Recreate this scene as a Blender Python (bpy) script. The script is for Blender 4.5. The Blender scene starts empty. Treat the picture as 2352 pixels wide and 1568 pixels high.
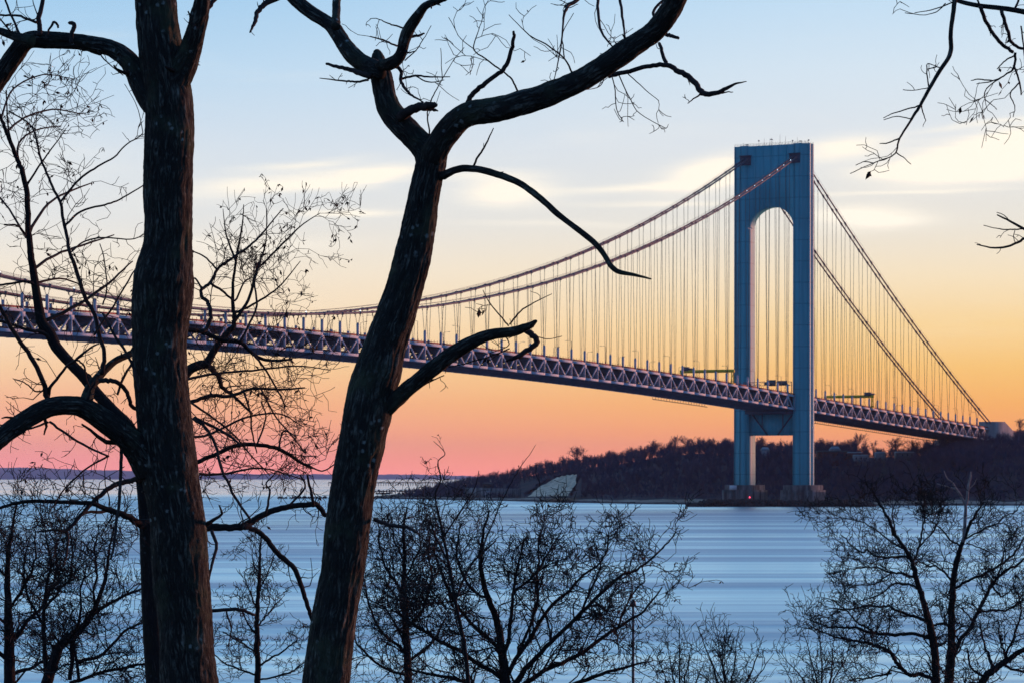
import bpy, math, random
import numpy as np
from mathutils import Vector

random.seed(7)
rng = np.random.default_rng(11)
R = math.radians
SC = bpy.context.scene
COL = SC.collection

# ------------------------------------------------------------------ camera
CAM_H = 18.05            # eye height above the water
FD = 6823.5              # focal length in units of a 2352 wide picture
HY = 1091.0              # horizon row in that picture
cam = bpy.data.cameras.new("camera")
cam.sensor_width = 36.0
cam.lens = 36.0 * FD / 2352.0
cam.shift_y = (HY - 784.0) / 2352.0
cam.clip_start = 0.5
cam.clip_end = 90000
cam.dof.use_dof = True
cam.dof.focus_distance = 42.0
cam.dof.aperture_fstop = 9.0
co = bpy.data.objects.new("camera", cam)
COL.objects.link(co)
co.location = (0, 0, CAM_H)
co.rotation_euler = (R(90), 0, 0)
SC.camera = co

# ------------------------------------------------------------------ view
SC.view_settings.view_transform = 'Standard'
SC.view_settings.look = 'None'
SC.view_settings.exposure = 0.0
SC.view_settings.gamma = 1.0

SUN_AZ = 54.0            # degrees to the right of the view direction
SUN_EL = 3.0


def lin(r, g, b):
    f = lambda c: (c / 255) / 12.92 if c / 255 <= .04045 else ((c / 255 + .055) / 1.055) ** 2.4
    return (f(r), f(g), f(b), 1.0)


# ------------------------------------------------------------------ node helper
class NT:
    def __init__(self, tree):
        self.t = tree
        self.n = tree.nodes
        self.l = tree.links

    def node(self, kind, **kw):
        nd = self.n.new(kind)
        for k, v in kw.items():
            setattr(nd, k, v)
        return nd

    def put(self, sock, val):
        if isinstance(val, bpy.types.NodeSocket):
            self.l.new(val, sock)
        elif isinstance(val, (tuple, list)) and sock.type == 'VECTOR' and len(val) == 4:
            sock.default_value = val[:3]
        else:
            sock.default_value = val

    def m(self, op, a, b=0.0, c=0.0, clamp=False):
        nd = self.node('ShaderNodeMath', operation=op, use_clamp=clamp)
        for i, v in enumerate((a, b, c)):
            self.put(nd.inputs[i], v)
        return nd.outputs[0]

    def smooth(self, v, lo, hi, a=0.0, b=1.0):
        nd = self.node('ShaderNodeMapRange', interpolation_type='SMOOTHSTEP')
        for i, x in enumerate((v, lo, hi, a, b)):
            self.put(nd.inputs[i], x)
        return nd.outputs[0]

    def lrange(self, v, lo, hi, a=0.0, b=1.0):
        nd = self.node('ShaderNodeMapRange')
        for i, x in enumerate((v, lo, hi, a, b)):
            self.put(nd.inputs[i], x)
        return nd.outputs[0]

    def mix(self, f, a, b, mode='MIX'):
        nd = self.node('ShaderNodeMix', data_type='RGBA', blend_type=mode)
        self.put(nd.inputs[0], f)
        self.put(nd.inputs[6], a)
        self.put(nd.inputs[7], b)
        return nd.outputs[2]

    def ramp(self, v, stops):
        nd = self.node('ShaderNodeValToRGB')
        cr = nd.color_ramp
        while len(cr.elements) < len(stops):
            cr.elements.new(0.5)
        for e, (p, c) in zip(cr.elements, stops):
            e.position = p
            e.color = c
        self.put(nd.inputs[0], v)
        return nd.outputs[0]

    def combine(self, x, y, z):
        nd = self.node('ShaderNodeCombineXYZ')
        for i, v in enumerate((x, y, z)):
            self.put(nd.inputs[i], v)
        return nd.outputs[0]

    def noise(self, vec, scale, detail=4.0, rough=0.55, dist=0.0):
        nd = self.node('ShaderNodeTexNoise')
        self.put(nd.inputs['Vector'], vec)
        nd.inputs['Scale'].default_value = scale
        nd.inputs['Detail'].default_value = detail
        nd.inputs['Roughness'].default_value = rough
        nd.inputs['Distortion'].default_value = dist
        return nd.outputs[0]

    def mapping(self, vec, scale=(1, 1, 1), loc=(0, 0, 0), rot=(0, 0, 0)):
        nd = self.node('ShaderNodeMapping')
        self.put(nd.inputs[0], vec)
        nd.inputs['Location'].default_value = loc
        nd.inputs['Rotation'].default_value = rot
        nd.inputs['Scale'].default_value = scale
        return nd.outputs[0]

    def bump(self, h, strength, dist=1.0):
        nd = self.node('ShaderNodeBump')
        nd.inputs['Strength'].default_value = strength
        nd.inputs['Distance'].default_value = dist
        self.put(nd.inputs['Height'], h)
        return nd.outputs[0]


# ------------------------------------------------------------------ world: dusk sky
world = bpy.data.worlds.new("World")
SC.world = world
world.use_nodes = True
W = NT(world.node_tree)
W.n.clear()
d = W.node('ShaderNodeTexCoord').outputs['Generated']
sp = W.node('ShaderNodeSeparateXYZ')
W.put(sp.inputs[0], d)
dX, dY, dZ = sp.outputs
az = W.m('ARCTAN2', dX, dY)
el = W.m('ARCSINE', dZ)
tz = W.m('SQRT', W.m('MAXIMUM', dZ, 0.0))


def sky_ramp(rows):
    return W.ramp(tz, [(math.sqrt(z), lin(*c)) for z, c in rows])


left = sky_ramp([(0.0, (234, 148, 170)), (.006, (244, 158, 160)), (.014, (250, 172, 152)), (.024, (252, 188, 150)),
                 (.036, (254, 212, 168)), (.052, (254, 230, 200)), (.070, (246, 236, 220)), (.086, (230, 232, 232)),
                 (.110, (212, 226, 239)), (.135, (186, 217, 242)), (.162, (158, 203, 238)), (.22, (166, 214, 248)), (.34, (150, 202, 244)), (.6, (88, 140, 196)),
                 (1.0, (56, 98, 154))])
right = sky_ramp([(0.0, (250, 146, 122)), (.006, (255, 156, 102)), (.014, (255, 168, 94)), (.024, (255, 184, 98)),
                  (.036, (255, 202, 118)), (.050, (255, 218, 154)), (.066, (251, 230, 194)), (.084, (238, 232, 220)),
                  (.110, (226, 231, 236)), (.135, (216, 231, 243)), (.162, (194, 223, 246)), (.22, (182, 220, 250)), (.34, (158, 206, 246)), (.6, (92, 144, 200)),
                  (1.0, (56, 98, 154))])
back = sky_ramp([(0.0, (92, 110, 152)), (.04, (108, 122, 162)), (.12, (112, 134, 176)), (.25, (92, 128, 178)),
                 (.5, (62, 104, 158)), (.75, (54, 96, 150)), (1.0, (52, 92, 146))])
fr = W.smooth(az, -.20, .19)
front = W.mix(fr, left, right)

# thin clouds: soft streaks of brighter air at set directions, broken up by stretched noise
cv = W.combine(W.m('MULTIPLY', az, 9.0), W.m('MULTIPLY', el, 70.0), 0.0)
cn = W.noise(cv, 1.0, 6.0, 0.55, 0.4)
cv2 = W.combine(W.m('MULTIPLY', az, 22.0), W.m('MULTIPLY', el, 240.0), 3.0)
cn2 = W.noise(cv2, 1.0, 4.0, 0.6, 0.2)
elw = W.m('ADD', el, W.m('MULTIPLY', W.m('SUBTRACT', cn, 0.5), 0.0075))


def cloud(x, y, rx, ry, amp, lean=0.0):
    a0, e0 = (x - 1176) / FD, (HY - y) / FD
    dx_ = W.m('SUBTRACT', az, a0)
    dy_ = W.m('SUBTRACT', W.m('SUBTRACT', elw, e0), W.m('MULTIPLY', dx_, lean))
    q = W.m('ADD', W.m('POWER', W.m('ABSOLUTE', W.m('DIVIDE', dx_, rx / FD)), 2.0),
            W.m('POWER', W.m('ABSOLUTE', W.m('DIVIDE', dy_, ry / FD)), 2.0))
    return W.m('MULTIPLY', W.m('EXPONENT', W.m('MULTIPLY', q, -1.0)), amp)


mask = 0.0
for args in [(1165, 442, 95, 30, 1.25), (1120, 402, 120, 12, .5), (1640, 402, 110, 34, 1.25, .18), (1470, 432, 170, 9, .7, .06), (1560, 470, 190, 7, .5), (2330, 372, 220, 42, 2.8, .12), (2110, 402, 140, 15, 1.1),
             (1985, 504, 120, 20, 1.5, -.06), (640, 424, 210, 22, 1.0, .12), (790, 492, 130, 10, .9), (860, 402, 110, 18, .8, .14), (700, 380, 130, 8, .5, .1), (1930, 352, 110, 26, .9, .12), (2060, 452, 240, 6, .5),
             (560, 565, 210, 18, .5), (2250, 300, 160, 8, .4, .1), (1300, 520, 260, 8, .3), (3000, 300, 500, 60, 1.3, .05), (-400, 380, 500, 70, .7)]:
    mask = W.m('ADD', mask, cloud(*args))
streak = W.m('MULTIPLY', mask, W.lrange(cn2, .3, .68, .8, 1.35))
wisp = W.m('MULTIPLY', W.smooth(cn, .52, .8), W.m('MULTIPLY', W.smooth(el, .03, .06), W.smooth(el, .5, .12)))
streak = W.m('ADD', streak, W.m('MULTIPLY', wisp, .16), clamp=True)
front = W.mix(streak, front, (1.08, 1.0, .86, 1))

low_glow = W.m('EXPONENT', W.m('MULTIPLY', W.m('MAXIMUM', dZ, 0.0), -85.0))
front = W.mix(1.0, front, W.mix(low_glow, (1.0, 1.0, 1.0, 1), (1.56, 1.34, 1.14, 1)), 'MULTIPLY')

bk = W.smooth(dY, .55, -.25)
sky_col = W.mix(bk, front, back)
# below the horizon (only met by light that leaves the scene downwards)
sky_col = W.mix(W.smooth(dZ, -.02, -.002), (0.03, 0.05, 0.08, 1), sky_col)

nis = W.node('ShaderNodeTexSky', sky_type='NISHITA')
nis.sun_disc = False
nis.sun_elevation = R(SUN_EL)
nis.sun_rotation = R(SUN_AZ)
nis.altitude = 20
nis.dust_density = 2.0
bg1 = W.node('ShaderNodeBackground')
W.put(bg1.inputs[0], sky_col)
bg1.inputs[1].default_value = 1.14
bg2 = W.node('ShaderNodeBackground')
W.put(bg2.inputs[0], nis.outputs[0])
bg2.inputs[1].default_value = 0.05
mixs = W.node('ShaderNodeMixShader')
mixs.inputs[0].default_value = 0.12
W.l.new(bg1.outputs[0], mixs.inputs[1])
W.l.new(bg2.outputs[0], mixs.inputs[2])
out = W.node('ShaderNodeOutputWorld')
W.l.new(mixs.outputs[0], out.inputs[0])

sun = bpy.data.lights.new("sun", 'SUN')
sun.energy = 2.7
sun.angle = R(6)
sun.color = (1.0, 0.34, 0.20)
so = bpy.data.objects.new("sun", sun)
COL.objects.link(so)
sd = Vector((math.sin(R(SUN_AZ)) * math.cos(R(SUN_EL)), math.cos(R(SUN_AZ)) * math.cos(R(SUN_EL)), math.sin(R(SUN_EL))))
so.rotation_euler = sd.to_track_quat('Z', 'Y').to_euler()
so.location = sd * 500

# ------------------------------------------------------------------ materials
MATS = {}


def material(name, build, rough=0.8, spec=0.3):
    mt = bpy.data.materials.new(name)
    mt.use_nodes = True
    t = NT(mt.node_tree)
    p = t.n['Principled BSDF']
    p.inputs['Roughness'].default_value = rough
    p.inputs['Specular IOR Level'].default_value = spec
    build(t, p)
    MATS[name] = mt
    return mt


def mottled(c1, c2, scale=1.0, stretch=(1, 1, 1), bump=0.0, detail=5.0):
    def b(t, p):
        v = t.mapping(t.node('ShaderNodeTexCoord').outputs['Object'], stretch)
        n = t.noise(v, scale, detail, .6)
        f = t.smooth(n, .32, .68)
        t.put(p.inputs['Base Color'], t.mix(f, (*c1, 1), (*c2, 1)))
        if bump:
            t.put(p.inputs['Normal'], t.bump(n, bump, .3))
    return b


def bark_build(dark, light, lichen, su, sv):
    def b(t, p):
        tc = t.node('ShaderNodeTexCoord')
        uv = t.mapping(tc.outputs['UV'], (su, sv, 1))
        warp = t.noise(t.mapping(tc.outputs['UV'], (su * .5, sv * 1.2, 1)), 1.0, 3.0)
        sx = t.node('ShaderNodeSeparateXYZ')
        t.put(sx.inputs[0], uv)
        u2 = t.m('ADD', sx.outputs[0], t.m('MULTIPLY', warp, 2.6))
        v = t.combine(u2, sx.outputs[1], 0.0)
        n = t.noise(v, 1.0, 6.0, .62)
        ridge = t.m('ABSOLUTE', t.m('SUBTRACT', n, .5))
        rid = t.smooth(ridge, .0, .20)
        fine = t.noise(tc.outputs['Object'], 45.0, 4.0, .6)
        patch = t.noise(tc.outputs['Object'], 2.2, 3.0, .6)
        c = t.mix(rid, (*dark, 1), (*light, 1))
        blot = t.noise(tc.outputs['Object'], 5.5, 4.0, .65)
        c = t.mix(t.m('MULTIPLY', t.smooth(blot, .40, .66), .75), c, (dark[0] * 1.8, dark[1] * 1.8, dark[2] * 1.8, 1))
        c = t.mix(t.m('MULTIPLY', t.smooth(patch, .5, .75), .6), c, (light[0] * .42, light[1] * .5, light[2] * .34, 1))
        vo = t.node('ShaderNodeTexVoronoi')
        t.put(vo.inputs['Vector'], tc.outputs['Object'])
        vo.inputs['Scale'].default_value = 9.0
        spots = t.m('MULTIPLY', t.smooth(t.m('ADD', vo.outputs['Distance'], t.m('MULTIPLY', fine, .42)), .46, .30),
                    t.smooth(t.noise(tc.outputs['Object'], 1.1, 2.0), .5, .62))
        c = t.mix(t.m('MULTIPLY', spots, .55), c, (*lichen, 1))
        t.put(p.inputs['Base Color'], c)
        h = t.m('ADD', rid, t.m('MULTIPLY', fine, .35))
        t.put(p.inputs['Normal'], t.bump(h, 1.0, .03))
    return b


material('bark_near', bark_build((.020, .021, .019), (.26, .28, .235), (.56, .68, .64), 15, 2.6), .9, .2)
material('bark_mid', bark_build((.022, .021, .022), (.10, .092, .086), (.16, .20, .20), 24, 2.5), .9, .2)
material('twig', mottled((.026, .022, .022), (.065, .054, .050), 8.0), .9, .2)
material('twig_far', mottled((.036, .060, .135), (.115, .098, .150), .03), .9, .2)  # twilight blue is put into the twig colour
material('dead_wood', mottled((.28, .25, .25), (.44, .40, .39), 6.0), .9, .2)
material('pod', mottled((.018, .012, .010), (.05, .030, .022), 20.0), .8, .3)


def water_build(t, p):
    tc = t.node('ShaderNodeTexCoord').outputs['Object']
    a = t.noise(t.mapping(tc, (1 / 300, 1 / 12, 1), rot=(0, 0, R(-2))), 1.0, 3.0, .5, .6)
    b_ = t.noise(t.mapping(tc, (1 / 800, 1 / 52, 1), rot=(0, 0, R(3))), 1.0, 2.0, .5, .6)
    d_ = t.noise(t.mapping(tc, (1 / 420, 1 / 5, 1), rot=(0, 0, R(1))), 1.0, 3.0, .6, .4)
    e_ = t.noise(t.mapping(tc, (1 / 700, 1 / 240, 1), rot=(0, 0, R(14))), 1.0, 3.0, .5, .8)
    sx = t.node('ShaderNodeSeparateXYZ')
    t.put(sx.inputs[0], tc)
    calm = t.smooth(t.m('ADD', sx.outputs[1], t.m('MULTIPLY', e_, 900.0)), 2500, 3500)     # sheltered bay beyond the point
    h = t.m('ADD', t.m('MULTIPLY', a, 1.0), t.m('MULTIPLY', b_, 2.6))
    nrm = t.bump(t.m('MULTIPLY', h, t.lrange(calm, 0, 1, 1.0, .35)), 1.0, 1.0)
    st = t.m('ADD', t.m('MULTIPLY', t.smooth(a, .36, .64), .34), t.m('ADD', t.m('MULTIPLY', t.smooth(b_, .36, .64), .40),
             t.m('ADD', t.m('MULTIPLY', t.smooth(d_, .38, .62), .12), t.m('MULTIPLY', t.smooth(e_, .36, .62), .22))))
    t.put(p.inputs['Normal'], nrm)
    t.put(p.inputs['Base Color'], (.02, .22, .44, 1))
    t.put(p.inputs['Roughness'], .4)
    p.inputs['IOR'].default_value = 1.33
    g = t.node('ShaderNodeBsdfGlossy')
    t.put(g.inputs['Color'], t.mix(calm, (.80, .97, 1.0, 1), (1, 1, 1, 1)))
    t.put(g.inputs['Roughness'], t.m('MULTIPLY', t.lrange(st, .2, .8, .30, .50), t.lrange(calm, 0, 1, 1.0, .45)))
    t.put(g.inputs['Normal'], nrm)
    mx = t.node('ShaderNodeMixShader')
    t.put(mx.inputs[0], t.smooth(st, .16, .86, 1.0, .42))
    t.l.new(p.outputs[0], mx.inputs[1])
    t.l.new(g.outputs[0], mx.inputs[2])
    o = [n for n in t.n if n.type == 'OUTPUT_MATERIAL'][0]
    t.l.new(mx.outputs[0], o.inputs['Surface'])


material('water', water_build, .25, .5)
material('soil', mottled((.035, .028, .020), (.075, .062, .038), .6, bump=.4), .95, .1)
material('hill_ground', mottled((.040, .042, .060), (.085, .066, .070), .05), .95, .1)
material('far_land', mottled((.32, .25, .38), (.38, .31, .44), .004), .95, .1)  # base colour carries part of the purple haze over the distant land
material('sand', mottled((.62, .45, .30), (.95, .74, .54), .16, (1, 1, 1), .5), .95, .1)
material('beach_sand', mottled((.24, .19, .15), (.48, .39, .31), .06), .95, .1)
material('rock', mottled((.02, .022, .024), (.06, .06, .058), .3, bump=.5), .9, .2)


def concrete_build(t, p):
    tc = t.node('ShaderNodeTexCoord').outputs['Object']
    n = t.noise(t.mapping(tc, (.35, .35, .04)), 1.0, 5.0, .65)
    m_ = t.noise(tc, .18, 4.0, .6)
    c = t.mix(t.smooth(n, .35, .62), (.085, .09, .095, 1), (.27, .27, .27, 1))
    c = t.mix(t.m('MULTIPLY', t.smooth(m_, .45, .7), .5), c, (.06, .06, .06, 1))
    t.put(p.inputs['Base Color'], c)
    t.put(p.inputs['Normal'], t.bump(n, .3, .3))


material('concrete', concrete_build, .9, .2)
material('pale_concrete', mottled((.27, .26, .26), (.42, .40, .39), .10, (1, 1, .3)), .9, .2)


def steel_build(c1, c2, seam):
    def b(t, p):
        tc = t.node('ShaderNodeTexCoord').outputs['Object']
        n = t.noise(t.mapping(tc, (.5, .5, .035)), 1.0, 4.0, .6)
        g = t.noise(tc, .06, 3.0)
        c = t.mix(t.smooth(n, .3, .7), (*c1, 1), (*c2, 1))
        c = t.mix(t.m('MULTIPLY', t.smooth(g, .4, .7), .25), c, (c1[0] * .7, c1[1] * .8, c1[2] * .85, 1))
        if seam:
            sx = t.node('ShaderNodeSeparateXYZ')
            t.put(sx.inputs[0], tc)
            k = t.m('FRACT', t.m('DIVIDE', sx.outputs[2], seam))
            k = t.smooth(t.m('ABSOLUTE', t.m('SUBTRACT', k, .5)), .015, .035)
            c = t.mix(k, (c1[0] * .8, c1[1] * .82, c1[2] * .85, 1), c)
        t.put(p.inputs['Base Color'], c)
    return b


material('tower_paint', steel_build((.045, .39, .45), (.08, .47, .54), 12.5), .55, .4)
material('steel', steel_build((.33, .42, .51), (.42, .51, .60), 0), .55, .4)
material('steel_mid', steel_build((.13, .18, .25), (.18, .23, .30), 0), .6, .3)  # darker copy of steel: shade inside the truss painted into the cross frames
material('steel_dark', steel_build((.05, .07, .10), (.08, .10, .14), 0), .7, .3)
material('cable', steel_build((.12, .11, .13), (.18, .15, .16), 0), .6, .3)
material('rope', mottled((.10, .08, .07), (.16, .13, .11), .3), .7, .3)
material('red_rail', mottled((.22, .045, .035), (.34, .07, .05), .4), .7, .3)
material('asphalt', mottled((.04, .04, .045), (.06, .06, .065), .3), .9, .2)
material('yellow_paint', mottled((.80, .55, .02), (.90, .66, .04), .8), .6, .4)
material('machine_grey', mottled((.10, .11, .12), (.17, .18, .19), .8), .6, .4)
material('sign_white', mottled((.70, .70, .74), (.80, .80, .82), .5), .6, .3)
material('sign_back', mottled((.09, .10, .11), (.15, .16, .17), .8), .6, .3)
material('brick_red', mottled((.10, .035, .03), (.17, .06, .05), 2.0), .9, .2)
material('house_wall', mottled((.26, .26, .28), (.38, .37, .38), .6), .8, .2)
material('roof_pale', mottled((.22, .28, .33), (.32, .38, .42), .5), .7, .3)
material('roof_dark', mottled((.05, .05, .06), (.09, .09, .10), .7), .8, .2)
material('window_dark', mottled((.02, .022, .03), (.035, .04, .05), 1.0), .2, .5)
material('timber', mottled((.04, .035, .035), (.09, .08, .075), 1.0), .9, .2)
material('lamp_pole', mottled((.06, .065, .07), (.10, .10, .11), 1.0), .6, .4)


def glow(name, col, s):
    def b(t, p):
        t.put(p.inputs['Base Color'], (*col, 1))
        t.put(p.inputs['Emission Color'], (*col, 1))
        p.inputs['Emission Strength'].default_value = s
    material(name, b, .5, .2)


glow('lamp_blue', (.65, .85, 1.0), 4.0)
glow('lamp_red', (1.0, .06, .12), 4.0)


# ------------------------------------------------------------------ mesh accumulator
class Acc:
    """Collects tubes, beams and prisms; build() links them as ONE mesh object."""

    def __init__(self):
        self.v, self.f3, self.f4, self.uv4, self.nv = [], [], [], [], 0
        self.ng = []

    def add(self, v, quads=None, tris=None, uv=None):
        v = np.asarray(v, float).reshape(-1, 3)
        o = self.nv
        self.v.append(v)
        self.nv += len(v)
        if quads is not None and len(quads):
            q = np.asarray(quads, int) + o
            self.f4.append(q)
            self.uv4.append(np.zeros((len(q), 4, 2)) if uv is None else uv)
        if tris is not None and len(tris):
            self.f3.append(np.asarray(tris, int) + o)

    def tube(self, pts, rad, sides=5, cap=True, rough=0.0, seed=0, rr=None):
        pts = np.asarray(pts, float)
        rad = np.broadcast_to(np.asarray(rad, float), (len(pts),))
        m = len(pts)
        t = np.gradient(pts, axis=0)
        t /= np.linalg.norm(t, axis=1, keepdims=True) + 1e-12
        ref = np.array([0.0, 1.0, 0.0])
        if abs(t[:, 1]).mean() > .8:
            ref = np.array([1.0, 0.0, 0.0])
        a = np.cross(t, ref)
        a /= np.linalg.norm(a, axis=1, keepdims=True) + 1e-12
        b = np.cross(t, a)
        th = np.arange(sides) * 2 * np.pi / sides
        rr = rad[:, None] * np.ones((1, sides)) if rr is None else rr
        ln = np.concatenate([[0], np.cumsum(np.linalg.norm(np.diff(pts, axis=0), axis=1))])
        if rough:
            ph = seed * 1.7
            rr = rr * (1 + rough * (np.sin(th * 7 + 2.0 * np.sin(ln[:, None] * 1.9 + ph)) * .6 + np.sin(th * 11 + ln[:, None] * 1.1 + ph) * .5
                                    + np.sin(th * 2 + ln[:, None] * 2.3 + ph) * .3)
                       + rough * 1.6 * np.apply_along_axis(lambda c: np.convolve(c, np.ones(7) / 7, 'same'), 0, np.random.default_rng(seed).random((m, sides)) - .5))
        v = pts[:, None] + rr[..., None] * (a[:, None] * np.cos(th)[None, :, None] + b[:, None] * np.sin(th)[None, :, None])
        i = np.arange(m - 1)[:, None] * sides
        j = np.arange(sides)[None]
        j2 = (j + 1) % sides
        q = np.stack([i + j, i + j2, i + sides + j2, i + sides + j], -1).reshape(-1, 4)
        rm = max(rad.max(), 1e-4)
        u0 = (j / sides + 0 * i) * 2 * np.pi * rm
        u1 = ((j + 1) / sides + 0 * i) * 2 * np.pi * rm
        v0 = ln[:-1, None] + 0 * j
        v1 = ln[1:, None] + 0 * j
        uv = np.stack([np.stack([u0, v0], -1), np.stack([u1, v0], -1), np.stack([u1, v1], -1), np.stack([u0, v1], -1)], 2).reshape(-1, 4, 2)
        v = v.reshape(-1, 3)
        tris = None
        if cap:
            n0 = len(v)
            v = np.concatenate([v, pts[:1], pts[-1:]])
            jj = np.arange(sides)
            k2 = (jj + 1) % sides
            e = (m - 1) * sides
            tris = np.concatenate([np.stack([0 * jj + n0, k2, jj], 1), np.stack([0 * jj + n0 + 1, e + jj, e + k2], 1)])
        self.add(v, q, tris, uv)

    def bark(self, pts, rad, seed, amp=.017, cell=.065):
        """tube with real furrows: long plates of bark, knotty swellings and a ragged outline"""
        pts, rad = np.asarray(pts, float), np.asarray(rad, float)
        ln = np.concatenate([[0], np.cumsum(np.linalg.norm(np.diff(pts, axis=0), axis=1))])
        m = max(12, int(ln[-1] / .02))
        q = np.linspace(0, ln[-1], m)
        P_ = np.stack([np.interp(q, ln, pts[:, k]) for k in range(3)], 1)
        w = 9
        if m > 4 * w:
            ker = np.ones(w) / w
            S = np.stack([np.convolve(np.pad(P_[:, k], w // 2, mode='edge'), ker, 'valid') for k in range(3)], 1)
            S[:w], S[-w:] = P_[:w], P_[-w:]
            P_ = S
        r_ = np.interp(q, ln, rad)
        sides = int(np.clip(2 * np.pi * rad.max() / .014, 20, 120))
        g = np.random.default_rng(seed)
        th = np.arange(sides) / sides

        def vn(nt, nv, u, v):
            G_ = g.random((nv + 2, nt))
            uu, vv = (u % 1.0) * nt, np.clip(v, 0, .9999) * nv
            i, j = np.floor(vv).astype(int), np.floor(uu).astype(int) % nt
            fi, fj = vv - np.floor(vv), uu - np.floor(uu)
            fi, fj = fi * fi * (3 - 2 * fi), fj * fj * (3 - 2 * fj)
            j2 = (j + 1) % nt
            return (G_[i, j] * (1 - fj) + G_[i, j2] * fj) * (1 - fi) + (G_[i + 1, j] * (1 - fj) + G_[i + 1, j2] * fj) * fi
        U, V = np.meshgrid(th, q / ln[-1])
        nt = max(5, int(2 * np.pi * rad.max() / cell))
        nv = max(3, int(ln[-1] / (cell * 4.5)))
        U2 = U + (vn(max(4, nt // 2), nv * 2, U, V) - .5) * 1.1 / nt
        n1 = vn(nt, nv, U2, V)
        n2 = vn(nt * 2, nv * 2, U2, V)
        n3 = vn(nt * 3, nv * 7, U, V)
        rid = 1 - np.abs(2 * n1 - 1)
        rid2 = 1 - np.abs(2 * n2 - 1)
        hgt = .62 * np.minimum(rid, .7) / .7 + .3 * rid2 + .22 * n3
        big = vn(4, max(2, int(ln[-1] / .5)), U, V) - .5
        amp_ = np.minimum(amp, r_ * .13)[:, None]
        self.tube(P_, r_, sides, rr=r_[:, None] * (1 + .09 * big) + amp_ * 1.7 * (hgt - .6))

    def beam(self, p, q, w, h, up=(0, 0, 1)):
        """rectangular bar from p to q, w across, h along up"""
        p, q, up = np.asarray(p, float), np.asarray(q, float), np.asarray(up, float)
        t = q - p
        t = t / (np.linalg.norm(t) + 1e-12)
        s = np.cross(t, up)
        if np.linalg.norm(s) < 1e-6:
            s = np.cross(t, (1, 0, 0))
        s /= np.linalg.norm(s)
        u = np.cross(s, t)
        c = [(-1, -1), (1, -1), (1, 1), (-1, 1)]
        v = [e + s * (w / 2 * a) + u * (h / 2 * b) for e in (p, q) for a, b in c]
        self.add(v, [(0, 3, 2, 1), (4, 5, 6, 7), (0, 1, 5, 4), (1, 2, 6, 5), (2, 3, 7, 6), (3, 0, 4, 7)])

    def hexa(self, v):
        self.add(v, [(0, 3, 2, 1), (4, 5, 6, 7), (0, 1, 5, 4), (1, 2, 6, 5), (2, 3, 7, 6), (3, 0, 4, 7)])

    def box(self, lo, hi):
        (a, b, c), (x, y, z) = lo, hi
        self.hexa([(a, b, c), (x, b, c), (x, y, c), (a, y, c), (a, b, z), (x, b, z), (x, y, z), (a, y, z)])

    def merge(self, V, F, kind):
        if kind == 4:
            self.add(V, F)
        else:
            self.add(V, None, F)

    def build(self, name, mat, parent=None, smooth=False, props=None):
        me = bpy.data.meshes.new(name)
        V = np.concatenate(self.v) if self.v else np.zeros((0, 3))
        f4 = np.concatenate(self.f4) if self.f4 else np.zeros((0, 4), int)
        f3 = np.concatenate(self.f3) if self.f3 else np.zeros((0, 3), int)
        me.vertices.add(len(V))
        me.vertices.foreach_set('co', V.astype(np.float32).ravel())
        nl = len(f4) * 4 + len(f3) * 3
        me.loops.add(nl)
        me.loops.foreach_set('vertex_index', np.concatenate([f4.ravel(), f3.ravel()]).astype(np.int32))
        me.polygons.add(len(f4) + len(f3))
        ls = np.concatenate([np.arange(len(f4)) * 4, len(f4) * 4 + np.arange(len(f3)) * 3])
        me.polygons.foreach_set('loop_start', ls.astype(np.int32))
        if smooth:
            me.polygons.foreach_set('use_smooth', np.ones(len(ls), bool))
        me.update(calc_edges=True)
        if self.uv4:
            uvl = me.uv_layers.new(name='UVMap')
            uv = np.concatenate([np.concatenate(self.uv4).reshape(-1, 2), np.zeros((len(f3) * 3, 2))])
            uvl.data.foreach_set('uv', uv.astype(np.float32).ravel())
        me.validate()
        me.materials.append(MATS[mat])
        o = bpy.data.objects.new(name, me)
        COL.objects.link(o)
        if parent is not None:
            o.parent = parent
            o.matrix_parent_inverse = parent.matrix_basis.inverted()
        if props:
            for k, x in props.items():
                o[k] = x
        return o


def tag(o, label=None, cat=None, group=None, kind=None):
    for k, v in (('label', label), ('category', cat), ('group', group), ('kind', kind)):
        if v:
            o[k] = v
    return o


def empty(name, loc, label, cat, group=None):
    o = bpy.data.objects.new(name, None)
    COL.objects.link(o)
    o.location = loc
    return tag(o, label, cat, group)


def at(x, y, Y):
    """point at distance Y seen at column x, row y of the 2352 wide picture"""
    return np.array([(x - 1176) * Y / FD, Y, CAM_H + (HY - y) * Y / FD])


# ------------------------------------------------------------------ near ground, water, far shore
def ground_z(X, Y):
    z = np.interp(Y, [-60, 0, 12, 34, 60, 95, 120, 135, 150], [17.4, 16.4, 15.9, 14.0, 10.0, 4.2, 2.4, 1.0, -2.5])
    return z + .12 * np.sin(X * .21 + Y * .13) + .07 * np.sin(X * .5 - Y * .31)


xs_ = np.linspace(-220, 220, 150)
ys_ = np.linspace(-60, 150, 110)
gx, gy = np.meshgrid(xs_, ys_)
gz = ground_z(gx, gy)
A = Acc()
i0 = (np.arange(len(ys_) - 1)[:, None] * len(xs_) + np.arange(len(xs_) - 1)[None]).ravel()
A.add(np.stack([gx, gy, gz], -1), np.stack([i0, i0 + 1, i0 + 1 + len(xs_), i0 + len(xs_)], 1))
tag(A.build('ground', 'soil', smooth=True), kind='structure')

A = Acc()
xw = np.array([-14000, -4000, -800, 0, 800, 4000, 14000.])
yw = np.array([120, 300, 800, 2000, 6000, 12000, 20000.])
gx, gy = np.meshgrid(xw, yw)
i0 = (np.arange(6)[:, None] * 7 + np.arange(6)[None]).ravel()
A.add(np.stack([gx, gy, gx * 0], -1), np.stack([i0, i0 + 1, i0 + 8, i0 + 7], 1))
tag(A.build('water', 'water'), kind='structure')

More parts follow.
